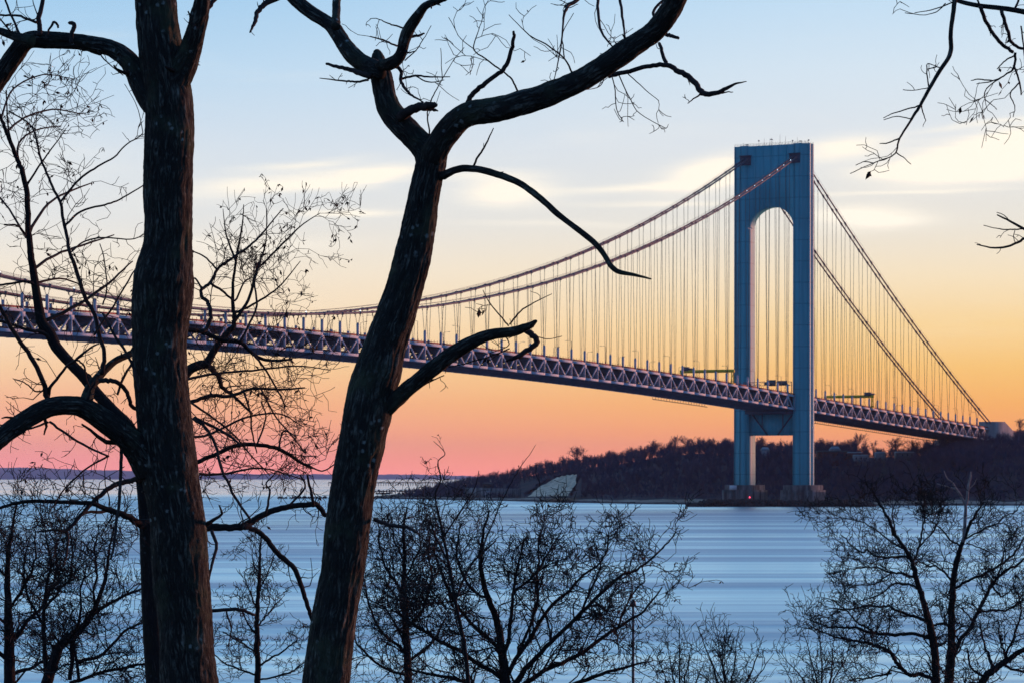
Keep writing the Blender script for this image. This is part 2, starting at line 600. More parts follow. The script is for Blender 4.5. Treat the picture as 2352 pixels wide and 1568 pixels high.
# far hills across the bay
A = Acc()
cx_ = np.array([-900, -300, 0, 60, 130, 200, 280, 350, 450, 600, 800, 950, 1020, 1100, 1300])
cy_ = np.array([1078, 1070, 1073, 1072.5, 1075, 1078, 1079, 1082, 1086, 1087.5, 1088, 1088.5, 1090, 1093, 1097])
xx = np.linspace(-900, 1300, 320)
yy = np.interp(xx, cx_, cy_) + .5 * np.sin(xx * .11) + .35 * np.sin(xx * .37 + 1) + .25 * rng.standard_normal(len(xx))
rows = []
for Yd, k in ((13500, 0.0), (14000, .55), (14800, 1.0), (17000, .9)):
    z = CAM_H + (HY - yy) * 14800 / FD
    rows.append(np.stack([(xx - 1176) / FD * Yd, 0 * xx + Yd, np.maximum(z, 1) * k - (2 if k == 0 else 0)], -1))
A.add(np.stack(rows), np.concatenate([np.stack([r * 320 + np.arange(319), r * 320 + np.arange(319) + 1, (r + 1) * 320 + np.arange(319) + 1,
                                                 (r + 1) * 320 + np.arange(319)], 1) for r in range(3)]))
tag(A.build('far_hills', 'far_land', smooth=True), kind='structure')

# island terrain on the far side of the strait; s = column in the picture units, t = 0 shore .. 1 crest .. 1.6 plateau
TX = np.array([780, 860, 900, 960, 1020, 1100, 1200, 1300, 1400, 1500, 1600, 1800, 2000, 2150, 2250, 2352, 2700, 3300])
SHORE = np.array([2360, 2330, 2300, 2260, 2220, 2160, 2080, 2000, 1930, 1880, 1850, 1800, 1785, 1785, 1785, 1785, 1800, 1850])
CREST = np.array([2400, 2400, 2400, 2430, 2500, 2500, 2460, 2400, 2320, 2250, 2180, 2080, 2060, 2060, 2060, 2060, 2080, 2120])
CZ = np.array([.6, .8, 1.0, 2.0, 7, 11, 15, 21, 26, 30, 32.5, 31, 29, 33, 36, 37, 38, 38])
TT = np.array([-.06, 0, .06, .12, .22, .4, .6, .8, 1.0, 1.25, 1.7, 2.6])
TZ = np.array([-.06, .0, .04, .07, .17, .45, .72, .90, 1.0, 1.02, 1.0, .95])


def island(s, t):
    s = np.asarray(s, float)
    t = np.asarray(t, float)
    sh, cr, cz = np.interp(s, TX, SHORE), np.interp(s, TX, CREST), np.interp(s, TX, CZ)
    Y = sh + t * (cr - sh)
    X = (s - 1176) / FD * Y
    z = cz * np.interp(t, TT, TZ) + np.where(t > .04, .9, 0) * (np.sin(X * .06) + np.sin(Y * .05 + X * .02)) * np.clip(t, 0, 1)
    z = z + np.where((t > 0) & (t < .2), 1.2, 0.0)
    return np.stack([X, Y, z], -1)


ss = np.linspace(780, 3300, 260)
tt = np.concatenate([np.linspace(-.06, 1.2, 40), [1.7, 2.6]])
gs, gt = np.meshgrid(ss, tt)
A = Acc()
i0 = (np.arange(len(tt) - 1)[:, None] * len(ss) + np.arange(len(ss) - 1)[None]).ravel()
A.add(island(gs, gt), np.stack([i0, i0 + 1, i0 + 1 + len(ss), i0 + len(ss)], 1))
tag(A.build('hillside_terrain', 'hill_ground', smooth=True), kind='structure')

# beach strip along its foot
ss = np.linspace(840, 2500, 240)
tt = np.linspace(-.01, .085, 6)
gs, gt = np.meshgrid(ss, tt)
gt = np.where(gt > 0, gt * (.62 + .22 * np.sin(gs * .021) + .16 * np.sin(gs * .083 + 1) + .12 * rng.random(len(ss))[None]), gt)
v = island(gs, gt)
v[..., 2] += .25
A = Acc()
i0 = (np.arange(len(tt) - 1)[:, None] * len(ss) + np.arange(len(ss) - 1)[None]).ravel()
A.add(v, np.stack([i0, i0 + 1, i0 + 1 + len(ss), i0 + len(ss)], 1))
tag(A.build('beach', 'beach_sand', smooth=True), kind='structure')

# eroded sand slope: a fan of bare sand with run-off ribs lying on the hillside
A = Acc()
nu, nvv = 46, 22
U, Vv = np.meshgrid(np.linspace(0, 1, nu), np.linspace(0, 1, nvv))
bx = 1206 + U * 104
tx = 1268 + U * 62
sx_ = bx + (tx - bx) * Vv
by = 1139 - 1.5 * U
ty = 1098 - 9 * np.sin(np.clip(U * 1.15, 0, 1) * np.pi * .5) + 1.0 * np.sin(U * 31)
row = by + (ty - by) * Vv
Ysl = 2010 + 70 * Vv - 40 * U
P = np.stack([(sx_ - 1176) * Ysl / FD, Ysl - 8 + .9 * np.sin(U * 40) * (Vv * (1 - Vv) * 4), CAM_H + (HY - row) * Ysl / FD], -1)
P[..., 0] += (np.where(U < .5, 1, -1) * (.8 + .9 * np.sin(Vv * 7 + 1) + .3 * np.sin(Vv * 19)) * (np.abs(U - .5) * 2) ** 3)
i0 = (np.arange(nvv - 1)[:, None] * nu + np.arange(nu - 1)[None]).ravel()
A.add(P, np.stack([i0, i0 + 1, i0 + 1 + nu, i0 + nu], 1))
tag(A.build('sand_slope', 'sand', smooth=True), kind='structure')


# ------------------------------------------------------------------ bare trees
def unit(v):
    return v / (np.linalg.norm(v) + 1e-12)


def catmull(P, n):
    P = np.asarray(P, float)
    if len(P) < 3:
        k = np.linspace(0, 1, n)[:, None]
        return P[0] * (1 - k) + P[-1] * k
    Q = np.concatenate([[2 * P[0] - P[1]], P, [2 * P[-1] - P[-2]]])
    out_ = []
    for i in range(1, len(Q) - 2):
        t = np.linspace(0, 1, n, endpoint=False)[:, None]
        a, b, c, d_ = Q[i - 1], Q[i], Q[i + 1], Q[i + 2]
        out_.append(.5 * (2 * b + (c - a) * t + (2 * a - 5 * b + 4 * c - d_) * t ** 2 + (3 * b - a - 3 * c + d_) * t ** 3))
    out_.append(P[-1:])
    return np.concatenate(out_)


class Grower:
    """recursive twigs on a limb: every child is a wandering tapering tube"""

    def __init__(self, acc, seed, up=.25, wig=.35, lens=(1.2, .6, .3), dens=(3, 4, 5), rmin=.004, ang=(30, 65), ratio=.5, flat=.6, sides=3, pods=None, podp=0.0, rtip=.75):
        self.a, self.r = acc, np.random.default_rng(seed)
        self.up, self.wig, self.lens, self.dens, self.rmin, self.ang, self.ratio, self.flat, self.sides = up, wig, lens, dens, rmin, ang, ratio, flat, sides
        self.pods, self.podp, self.rtip = pods, podp, rtip

    def children(self, pts, rad, lvl=0, s0=.15, scale=1.0):
        if lvl >= len(self.lens):
            return
        r = self.r
        seg = np.linalg.norm(np.diff(pts, axis=0), axis=1)
        cum = np.concatenate([[0], np.cumsum(seg)])
        L = cum[-1]
        n = r.poisson(self.dens[lvl] * L * (1 - s0))
        for _ in range(n):
            s = s0 + (1 - s0) * r.random()
            k = min(np.searchsorted(cum, s * L, side='right') - 1, len(seg) - 1)
            f = (s * L - cum[k]) / (seg[k] + 1e-9)
            p = pts[k] + (pts[k + 1] - pts[k]) * f
            pr = rad[k] + (rad[k + 1] - rad[k]) * f
            t = unit(pts[k + 1] - pts[k])
            q = r.standard_normal(3)
            q[1] *= self.flat
            q = unit(q - t * (q @ t))
            an = R(r.uniform(*self.ang))
            dr = t * math.cos(an) + q * math.sin(an)
            dr[2] += self.up
            ln = self.lens[lvl] * scale * (1.15 - .6 * s) * r.uniform(.5, 1.25)
            self.branch(p, unit(dr), ln, max(self.rmin, pr * self.ratio), lvl, scale)

    def branch(self, p, dr, ln, rad, lvl, scale=1.0):
        r = self.r
        m = 6 if lvl == 0 else (5 if lvl == 1 else 4)
        pts = [p]
        dcur = dr
        for i in range(m - 1):
            w = r.standard_normal(3) * self.wig
            w[1] *= self.flat
            dcur = unit(dcur + w * .6 + np.array([0, 0, self.up * .3]))
            pts.append(pts[-1] + dcur * (ln / (m - 1)))
        pts = np.array(pts)
        rads = np.linspace(rad, max(self.rmin * self.rtip, rad * .3), m)
        self.a.tube(pts, rads, self.sides, cap=False)
        if self.pods is not None and r.random() < self.podp:
            for _ in range(r.integers(1, 4)):
                self.leaf(pts[r.integers(2, m)], r.uniform(.05, .10))
        self.children(pts, rads, lvl + 1, .1, scale)

    def leaf(self, p, s):
        r = self.r
        a = unit(r.standard_normal(3) + np.array([0, 0, -1.4]))
        b = unit(np.cross(a, r.standard_normal(3)))
        c = np.cross(a, b)
        v = [p, p + a * s * .5 + b * s * .22, p + a * s, p + a * s * .5 - b * s * .22, p + a * s * .5 + c * s * .12]
        self.pods.add(v, None, [(0, 1, 4), (1, 2, 4), (2, 3, 4), (3, 0, 4), (0, 3, 2), (0, 2, 1)])


def parse(s):
    return np.array([[float(c) for c in p.split(',')] for p in s.split()])


def limb(s, Y, n=6, depth=0.0, seed=0, thin=1.0, wander=0.0):
    """'x,y,halfwidth x,y,halfwidth ...' in picture units -> smooth centre line and radii at distance Y (depth: drift away from Y to the tip)"""
    P = parse(s)
    k = np.linspace(0, 1, len(P))
    Yk = Y + depth * k
    pts = np.stack([(P[:, 0] - 1176) * Yk / FD, Yk, CAM_H + (HY - P[:, 1]) * Yk / FD], 1)
    rr = P[:, 2] * Yk / FD
    full = catmull(np.concatenate([pts, rr[:, None]], 1), n)
    r_ = np.maximum(full[:, 3], .002)
    p = full[:, :3]
    g = np.random.default_rng(seed + int(abs(P[0, 0] * 7 + P[0, 1])))
    jit = g.standard_normal((len(p), 3)) * np.where(r_ < .05, r_ * .14, .0008)[:, None]
    jit[0] = 0
    if wander:
        w = g.standard_normal((len(p), 3))
        w = (w + np.roll(w, 1, 0) + np.roll(w, 2, 0)) / 1.7 * wander * Y / FD
        w[:2] = 0
        p = p + w
    return p + jit, np.maximum(r_ * thin, .004)


def tree(name, label, cat, Y, trunk, limbs=(), minor=(), grow=None, bark='bark_near', twig='twig', group=None, pods=False, seed=1, sides=14, trunk_grow=None, rough=.05, base=None, podp=.3, thin=1.0, wander=0.0, trunk_n=10):
    t0, tr = limb(trunk, Y, trunk_n, 0, 0, 1 - (1 - thin) * .4, wander * .5)
    gz_ = float(ground_z(t0[0, 0], t0[0, 1])) - .25
    if base is None and t0[0, 2] > gz_:      # carry the trunk down to the ground
        k = np.linspace(0, 1, 6)[:-1, None]
        foot = t0[0] + np.array([(t0[0, 0] - t0[5, 0]) * .3, 0, gz_ - t0[0, 2]])
        t0 = np.concatenate([foot * (1 - k) + t0[0] * k, t0])
        tr = np.concatenate([tr[0] * (1.35 - .35 * k[:, 0] ** .5), tr])
    root = empty(name, t0[0], label, cat, group)
    A = Acc()
    if bark == 'bark_near':
        A.bark(t0, tr, seed)
    else:
        A.tube(t0, tr, sides, rough=rough, seed=seed)
    A.build('trunk', bark, root, smooth=True)
    C = Acc()
    PD = Acc() if pods else None
    G = Grower(C, seed, pods=PD, podp=podp, **(grow or {}))
    if trunk_grow is not None:
        G.children(t0, tr * .5, 0, trunk_grow)
    for i, L in enumerate(limbs):
        s, dep, sc = (L + (0.0, 1.0)[len(L) - 1:]) if isinstance(L, tuple) else (L, 0.0, 1.0)
        p, r_ = limb(s, Y, 6, dep, seed + i, thin, wander)
        B = Acc()
        if bark == 'bark_near':
            B.bark(p, r_, seed + i, .013)
        else:
            B.tube(p, r_, max(7, sides - 4), rough=rough, seed=seed + i)
        B.build('limb', bark, root, smooth=True)
        if sc > 0:
            G.children(p, r_, 0, .12, sc)
    for i, L in enumerate(minor):
        s, dep, sc = (L + (0.0, 1.0)[len(L) - 1:]) if isinstance(L, tuple) else (L, 0.0, 1.0)
        p, r_ = limb(s, Y, 5, dep, seed + 50 + i, 1.0, .5)
        C.tube(p, r_, 5, cap=True)
        if sc > 0:
            G.children(p, r_, 0 if sc >= 1.0 else 1, .1, sc * (.75 if sc >= 1.0 else 1.0))
    if C.nv:
        C.build('crown', twig, root, smooth=True)
    if PD is not None and PD.nv:
        PD.build('leaves', 'pod', root)
    return root

# ------------------------------------------------------------------ the bridge
PL = 15.1                                     # panel length
BX, BY, BDX, BDY = -177.82, 1078.6, 6.916, 13.423
BW = np.array([BDY, -BDX]) / PL               # across the deck, towards the viewer
NT_ = 50.15                                   # tower centre, in panels
TRW = 31.4                                    # distance between the two trusses
N0, N1 = -14, 73


def B(n, o, z):
    return np.array([BX + n * BDX + o * BW[0], BY + n * BDY + o * BW[1], z])


def ztop(n):
    return 79.0 - .0079 * (n - 8) ** 2 if n < NT_ else 65.0 - .607 * (n - NT_)


def zbot(n):
    return ztop(n) - (8.7 if n < NT_ else 8.5)


def zcab(n):
    if n < NT_:
        return 84.2 + 123.0 * ((n - 8) / (NT_ - 8)) ** 2
    k = (n - NT_) / (73.9 - NT_)
    return 207.2 + (53.5 - 207.2) * k - 4 * 6.3 * k * (1 - k)


bridge = empty('suspension_bridge', B(NT_, -TRW / 2, 0), 'long blue grey suspension bridge crossing the strait with one tall arched tower', 'bridge')
TF, TB = NT_ - .40, NT_ + .40                 # faces of the tower along the deck

# --- side trusses
for o_, span_nodes, ends in ((0.0, range(N0, 50), TF - .01), (0.0, range(50, N1 + 1), TB + .01), (-TRW, range(N0, 50), TF - .01), (-TRW, range(50, N1 + 1), TB + .01)):
    A = Acc()
    for n in span_nodes:
        a_, b_ = n, min(n + 1, 73.7)
        p, q = (a_, TF) if a_ < TF < b_ else ((TB, b_) if a_ < TB < b_ else (a_, b_))
        A.beam(B(p, o_, ztop(p) - .55), B(q, o_, ztop(q) - .55), .9, 1.15)
        A.beam(B(p, o_, zbot(p) + .55), B(q, o_, zbot(q) + .55), .9, 1.15)
        mid = n + .5
        zt, zb = ztop(n), zbot(n)
        if not (TF < n < TB):
            A.beam(B(n, o_, zt - 1.6), B(n, o_, zb + .9), .5, .6, BW.tolist() + [0])
            A.beam(B(n, o_, zt - .3), B(n, o_, zt - 2.9), 2.9, .66, BW.tolist() + [0])
        for sgn in (-1, 1):
            e = n + .5 * sgn
            if e < N0 or e > 73.6 or (TF < n < TB) or (min(n, e) < NT_ < max(n, e)):
                continue
            A.beam(B(n + .06 * sgn, o_, zt - 1.7), B(e, o_, zbot(e) + 1.0), .5, .62, BW.tolist() + [0])
        if mid < 73.5 and not (TF < mid < TB):
            A.beam(B(mid, o_, zbot(mid) + 1.9), B(mid, o_, zbot(mid) + .95), 1.5, .6, BW.tolist() + [0])
    A.beam(B(ends, o_, ztop(ends) - .8), B(ends, o_, zbot(ends) + .8), .6, .7, BW.tolist() + [0])
    A.build('side_truss', 'steel', bridge)

# --- cross frames between the trusses, one per panel point
for n in range(N0, N1 + 1):
    if TF - .1 < n < TB + .1:
        continue
    zt, zb = ztop(n) - .5, zbot(n) + .2
    oo = [-.45, -TRW + .45, -TRW + .45, -.45]
    zz = [zb, zb, zt, zt]
    io = [-2.2, -TRW + 2.2, -TRW + 2.2, -TRW + 6.5, -6.5, -2.2]
    iz = [zb + 1.3, zb + 1.3, zt - 4.4, zt - 1.9, zt - 1.9, zt - 4.4]
    oo = [-.45, -TRW + .45, -TRW + .45, -TRW + 6.5, -6.5, -.45]
    zz = [zb, zb, zt - 1.5, zt, zt, zt - 1.5]
    oo[2], oo[5] = -TRW + .45, -.45
    v, q = [], []
    for dn in (-.022, .022):
        v += [B(n + dn, a_, b_) for a_, b_ in zip(oo, zz)] + [B(n + dn, a_, b_) for a_, b_ in zip(io, iz)]
    for k in range(6):
        k2 = (k + 1) % 6
        q += [(k, k2, 6 + k2, 6 + k), (12 + k2, 12 + k, 18 + k, 18 + k2), (6 + k, 6 + k2, 18 + k2, 18 + k), (k2, k, 12 + k, 12 + k2)]
    A = Acc()
    A.add(v, q)
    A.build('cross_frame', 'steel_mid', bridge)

# --- decks, stringers, rails
ns = np.unique(np.concatenate([np.arange(N0, 73.7, 1.0), [NT_, 73.7]]))


def deck_strip(o0, o1, zf, thick, name, mat, dn=0.0):
    A = Acc()
    v = []
    for n in ns:
        z = zf(n)
        v += [B(n, o0, z), B(n, o1, z), B(n, o1, z + thick), B(n, o0, z + thick)]
    q = []
    for k in range(len(ns) - 1):
        a_ = 4 * k
        for i in range(4):
            j = (i + 1) % 4
            q.append((a_ + i, a_ + j, a_ + 4 + j, a_ + 4 + i))
    A.add(v, q)
    return A


A = deck_strip(-TRW + 1.2, -1.2, lambda n: ztop(n) - .42, .4, '', '')
A.build('upper_deck', 'asphalt', bridge)
A = deck_strip(-TRW + 1.6, -1.6, lambda n: zbot(n) + 1.6, .4, '', '')
A.build('lower_deck', 'asphalt', bridge)
A = Acc()
for o_ in np.linspace(-TRW + 3, -3, 8):
    for a_, b_ in zip(ns[:-1], ns[1:]):
        A.beam(B(a_, o_, zbot(a_) + 1.1), B(b_, o_, zbot(b_) + 1.1), .35, .9)
        if (TF < a_ < TB) is False:
            A.beam(B(a_, o_, ztop(a_) - 1.0), B(b_, o_, ztop(b_) - 1.0), .35, .8)
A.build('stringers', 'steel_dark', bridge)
A = Acc()
for k, n in enumerate(np.arange(N0, 73.4, .5)):
    A.beam(B(n, -1.7, zbot(n) - .05), B(n + .5, -TRW + 1.7, zbot(n + .5) - .05), .4, .5)
    A.beam(B(n + .5, -1.7, zbot(n + .5) - .05), B(n, -TRW + 1.7, zbot(n) - .05), .4, .5)
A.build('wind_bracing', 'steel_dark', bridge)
for o_ in (-.1, -TRW + .1):
    for lo_, hi_ in ((N0, TF), (TB, 73.7)):
        A = Acc()
        for a_, b_ in zip(ns[:-1], ns[1:]):
            a_, b_ = max(a_, lo_), min(b_, hi_)
            if b_ - a_ < .02:
                continue
            A.beam(B(a_, o_, ztop(a_) + .55), B(b_, o_, ztop(b_) + .55), .18, .75)
            for f in np.arange(0, 1, .2):
                n = a_ + f * (b_ - a_)
                A.beam(B(n, o_, ztop(n)), B(n, o_, ztop(n) + 1.75), .16, .16, (1, 0, 0))
        A.build('guard_rail', 'red_rail', bridge)
# lower guard rail inside the truss with bright gaps above it
for o_ in (-1.9, -TRW + 1.9):
    A = Acc()
    for a_, b_ in zip(ns[:-1], ns[1:]):
        for hh in (.7, 1.3):
            A.beam(B(a_, o_, zbot(a_) + 2.0 + hh), B(b_, o_, zbot(b_) + 2.0 + hh), .12, .22)
    A.build('inner_rail', 'steel_dark', bridge)
# traveller rail hung under the far edge
for lo_, hi_ in ((41, TF - 3), (TB + .5, 73.7)):
    A = Acc()
    for a_, b_ in zip(ns[:-1], ns[1:]):
        if a_ < lo_ or b_ > hi_:
            continue
        A.beam(B(a_, -TRW, zbot(a_) - 1.5), B(b_, -TRW, zbot(b_) - 1.5), .3, .35)
        for f in (0, .25, .5, .75):
            n = a_ + f * (b_ - a_)
            A.beam(B(n, -TRW, zbot(n) - 1.5), B(n, -TRW, zbot(n) + .1), .22, .22, (1, 0, 0))
    A.build('traveller_rail', 'steel_dark', bridge)

# --- hanger posts on the top chord
far_posts = Acc()
for n in range(N0, N1):
    if TF - .1 < n < TB + .1:
        continue
    h_ = max(1.5, min(5.4, zcab(n) - ztop(n) - .4))
    A = Acc()
    A.beam(B(n, 0, ztop(n) - .1), B(n, 0, ztop(n) + h_), .75, 1.0, BW.tolist() + [0])
    A.tube([B(n, 0, ztop(n) + h_), B(n, 0, ztop(n) + h_ + .5)], [.42, .3], 8)
    A.build('hanger_post', 'steel', bridge)
    far_posts.beam(B(n, -TRW, ztop(n) - .1), B(n, -TRW, ztop(n) + h_), .75, 1.0, BW.tolist() + [0])
far_posts.build('far_hanger_posts', 'steel', bridge, props={'kind': 'stuff'})

# --- four main cables with clamps, and the little necklace lamps on the near pair
lamp_me = None
for o_ in (1.3, -1.3, -TRW + 1.3, -TRW - 1.3):
    A = Acc()
    for rng_ in (np.arange(N0, TF + .3, .5), np.concatenate([np.arange(TB - .3, 73.9, .5), [73.9]])):
        p = np.array([B(n, o_, zcab(n)) for n in rng_])
        A.tube(p, .47, 8)
    for n in range(N0, N1):
        if TF - .2 < n < TB + .2:
            continue
        p0, p1 = B(n - .05, o_, zcab(n - .05)), B(n + .05, o_, zcab(n + .05))
        A.tube([p0, p1], .68, 8)
    for hr in (.55, -.55):
        for rng_ in (np.arange(N0, TF, 1.0), np.arange(TB, 73.5, 1.0)):
            for a_, b_ in zip(rng_[:-1], rng_[1:]):
                A.beam(B(a_, o_ + hr, zcab(a_) + 1.35), B(b_, o_ + hr, zcab(b_) + 1.35), .07, .07)
    cb = A.build('main_cable', 'cable', bridge, smooth=True)
    if o_ in (1.3,):
        for n in [-1, 2, 13, 16, 43.2, 44, 44.75, 45.5, 46.25, 47, 47.75, 48.4, 49.1]:
            L_ = Acc()
            q = B(n, o_, zcab(n) + .95)
            L_.tube([q - [0, 0, .2], q - [0, 0, .1], q + [0, 0, .1], q + [0, 0, .2]], [.05, .15, .15, .05], 8)
            L_.build('cable_lamp', 'lamp_blue', cb)

# --- suspender ropes: the hundred that show largest are parts of their own
cand = []
for po in (0.0, -TRW):
    for co_ in (1.3, -1.3):
        for n in range(N0, N1):
            if TF - .2 < n < TB + .2:
                continue
            z0, z1 = ztop(n) + 5.0, zcab(n) - .4
            if z1 - z0 < .6:
                continue
            p = B(n, po, z0)
            cand.append(((z1 - z0) / p[1] * (1.0 if po == 0 else .9), n, po, co_, z0, z1))
cand.sort(key=lambda c: -c[0])
rest = Acc()
for k, (_, n, po, co_, z0, z1) in enumerate(cand):
    A = Acc() if k < 100 else rest
    for e in (-.17, .17):
        dn_ = e / PL * 1.2
        A.beam(B(n + dn_, po + co_ * .25, z0), B(n + dn_, po + co_, z1), .11, .11, (1, 0, 0))
    A.beam(B(n, po + co_, z1 - 1.2), B(n, po + co_, z1 + .3), .45, .3, (1, 0, 0))
    if k < 100:
        A.build('suspender', 'rope', bridge)
rest.build('other_suspenders', 'rope', bridge, props={'kind': 'stuff'})

# --- tower
HT = 213.0
tower = bpy.data.objects.new('tower', None)
COL.objects.link(tower)
tower.parent = bridge
tower.matrix_parent_inverse = bridge.matrix_basis.inverted()


def prism_n(A, prof, z0, z1, s0=1.0, s1=1.0):
    """outline (panel-metres along deck, o) from z0 to z1; along-deck half depth scaled s0 -> s1"""
    v = [B(NT_ + a_ * s0 / PL, o_, z0) for a_, o_ in prof] + [B(NT_ + a_ * s1 / PL, o_, z1) for a_, o_ in prof]
    m = len(prof)
    q = [(k, (k + 1) % m, m + (k + 1) % m, m + k) for k in range(m)]
    A.add(v, q)
    cen0 = np.mean(v[:m], axis=0)
    cen1 = np.mean(v[m:], axis=0)
    A.add(v[:m] + [cen0], None, [((k + 1) % m, k, m) for k in range(m)])
    A.add(v[m:] + [cen1], None, [(k, (k + 1) % m, m) for k in range(m)])


def cross_profile(oi, sgn, D=6.0):
    """leg plan: inner block full depth, outer block set back"""
    a1, a2 = oi, oi + sgn * 5.0
    a3 = oi + sgn * 9.4
    b_ = D - 2.2
    return [(-D, a1), (-D, a2), (-b_, a2), (-b_, a3), (-1.1, a3), (-1.1, a3 - sgn * .9), (1.1, a3 - sgn * .9), (1.1, a3), (b_, a3), (b_, a2), (D, a2), (D, a1)]


OI = -1.2                      # inner face of the near leg
OF = -TRW + 1.2                # inner face of the far leg
for oi, sg in ((OI, 1), (OF, -1)):
    A = Acc()
    zs_ = [11.5, 60, 120, 170, HT]
    for za, zb_ in zip(zs_[:-1], zs_[1:]):
        sc = lambda z: 1.10 - .18 * (z / HT)
        prism_n(A, cross_profile(oi, sg), za, zb_ + (.0 if zb_ < HT else 0), sc(za), sc(zb_))
    # raised corner strips running up the faces
    for a_, o_ in ((-6.0, oi + sg * .35), (-6.0, oi + sg * 4.7), (-3.8, oi + sg * 9.1), (3.8, oi + sg * 9.1), (6.0, oi + sg * 4.7)):
        sz = .92 if a_ < 0 else .9
        A.beam(B(NT_ + (a_ * 1.09 - .05) / PL, o_, 12), B(NT_ + (a_ * .925 - .05) / PL, o_, HT - .3), .5, .5, (1, 0, 0))
    A.build('tower_leg', 'tower_paint', tower)

# portal with the arch
A = Acc()
ZS = (1900 - 913) / 6.76 + 18.05      # springing line
RISE, HALF = 12.6, (OI - OF) / 2
Dp = 5.35
oc = (OI + OF) / 2
th = np.linspace(np.pi, 0, 33)
ob = oc + HALF * np.cos(th)
zb_ = ZS + RISE * np.sin(th)
v = []
for o_, z in zip(ob, zb_):
    for a_, zz in ((-Dp, z), (-Dp, HT), (Dp, HT), (Dp, z)):
        v.append(B(NT_ + a_ / PL, o_, zz - (0 if zz < HT else .35)))
q = []
for k in range(32):
    a_ = 4 * k
    for i, j in ((0, 1), (1, 2), (2, 3), (3, 0)):
        q.append((a_ + i, a_ + j, a_ + 4 + j, a_ + 4 + i))
A.add(v, q)
for k in range(1, 6):
    o_ = OF + (OI - OF) * k / 6.0
    c_ = (o_ - oc) / HALF
    zlo = ZS + RISE * math.sqrt(max(0, 1 - c_ * c_)) + .3
    for sg in (-1, 1):
        A.beam(B(NT_ + sg * (Dp + .02) / PL, o_, zlo), B(NT_ + sg * (Dp + .02) / PL, o_, HT - .5), .7, .9, (1, 0, 0))
A.build('portal_beam', 'tower_paint', tower)

# strut under the deck with knee braces
A = Acc()
zd = zbot(NT_) - 1.6
A.hexa([B(NT_ + a_ / PL, o_, z) for z in (zd - 13.2, zd) for a_, o_ in ((-3.2, OF), (-3.2, OI), (3.2, OI), (3.2, OF))])
for k in range(1, 12):
    o_ = OF + (OI - OF) * k / 12
    A.beam(B(NT_ - 3.25 / PL, o_, zd - 13), B(NT_ - 3.25 / PL, o_, zd - .2), .25, .3, (1, 0, 0))
A.build('cross_strut', 'tower_paint', tower)
A = Acc()
for oa, ob_ in ((OF + 2.5, OF + 12), (OI - 1.0, OI - 10.5)):
    A.beam(B(NT_ - 4.2 / PL, oa, zd - 1.0), B(NT_ - 3.7 / PL, ob_, zd - 13.0), .6, .6)
    A.beam(B(NT_ - 4.0 / PL, (oa + ob_) / 2 + (1.4 if oa < ob_ else -1.4), zd - .5), B(NT_ - 4.0 / PL, (oa + ob_) / 2 + (1.4 if oa < ob_ else -1.4), zd - 9), .5, .5, (1, 0, 0))
A.beam(B(NT_ - 5.2 / PL, OF - 1, zd + .4), B(NT_ - 5.2 / PL, OI + .6, zd + .4), 4.0, 2.2)
A.beam(B(NT_ - 10 / PL, OF + 3, zd + .6), B(NT_ - 10 / PL, OI - 3, zd + .6), 3.0, 1.6)
A.build('bearing_bracket', 'steel_dark', tower)

# cable housings on both faces, coloured dark in place of shade in the cable openings
for oc_ in (0.0, -TRW):
    for sg in (-1, 1):
        A = Acc()
        e = NT_ + sg * 5.6 / PL
        A.hexa([B(e + da / PL, oc_ + do, 201.5 + z) for z in (0, 5.0) for da, do in ((-1.1, -3.3), (-1.1, 3.3), (1.1, 3.3), (1.1, -3.3))])
        A.beam(B(e + sg * .6 / PL, oc_ - 3.6, 206.9), B(e + sg * .6 / PL, oc_ + 3.6, 206.9), 2.4, .5)
        A.build('cable_housing', 'steel_dark', tower)

# roof railing and the aerials
A = Acc()
o0, o1 = OF - 8.8, OI + 8.8
for sg in (-1, 1):
    for hz_ in (.6, 1.2):
        A.beam(B(NT_ + sg * 4.3 / PL, o0, HT + hz_), B(NT_ + sg * 4.3 / PL, o1, HT + hz_), .09, .09)
    for o_ in np.linspace(o0, o1, 24):
        A.beam(B(NT_ + sg * 4.3 / PL, o_, HT - .3), B(NT_ + sg * 4.3 / PL, o_, HT + 1.2), .1, .1, (1, 0, 0))
A.build('roof_railing', 'machine_grey', tower)
for o_, hz_, kind in ((-34, 2.6, 0), (-31.5, 1.6, 2), (-24, 3.4, 1), (-20.5, 4.4, 0), (-16, 4.6, 2), (-10.5, 6.4, 0), (-7, 5.0, 0), (-2.5, 2.4, 1), (0.5, 4.2, 0), (2.5, 2.2, 2), (5.5, 1.6, 0), (7.6, 2.2, 1)):
    A = Acc()
    b0 = B(NT_ - 3.2 / PL, o_, HT - .4)
    A.tube([b0, b0 + [0, 0, hz_]], [.11, .06], 6)
    if kind == 1:
        A.tube([b0 + [0, 0, hz_ - .5], b0 + [.0, .0, hz_ + .2]], [.45, .45], 8)
    if kind == 2:
        for s_ in (-.8, .8):
            A.beam(b0 + [s_, 0, 0], b0 + [s_, 0, hz_ * .8], .12, .12, (1, 0, 0))
        A.beam(b0 + [-.9, 0, hz_ * .8], b0 + [.9, 0, hz_ * .8], .15, .5)
    A.build('aerial', 'machine_grey', tower)

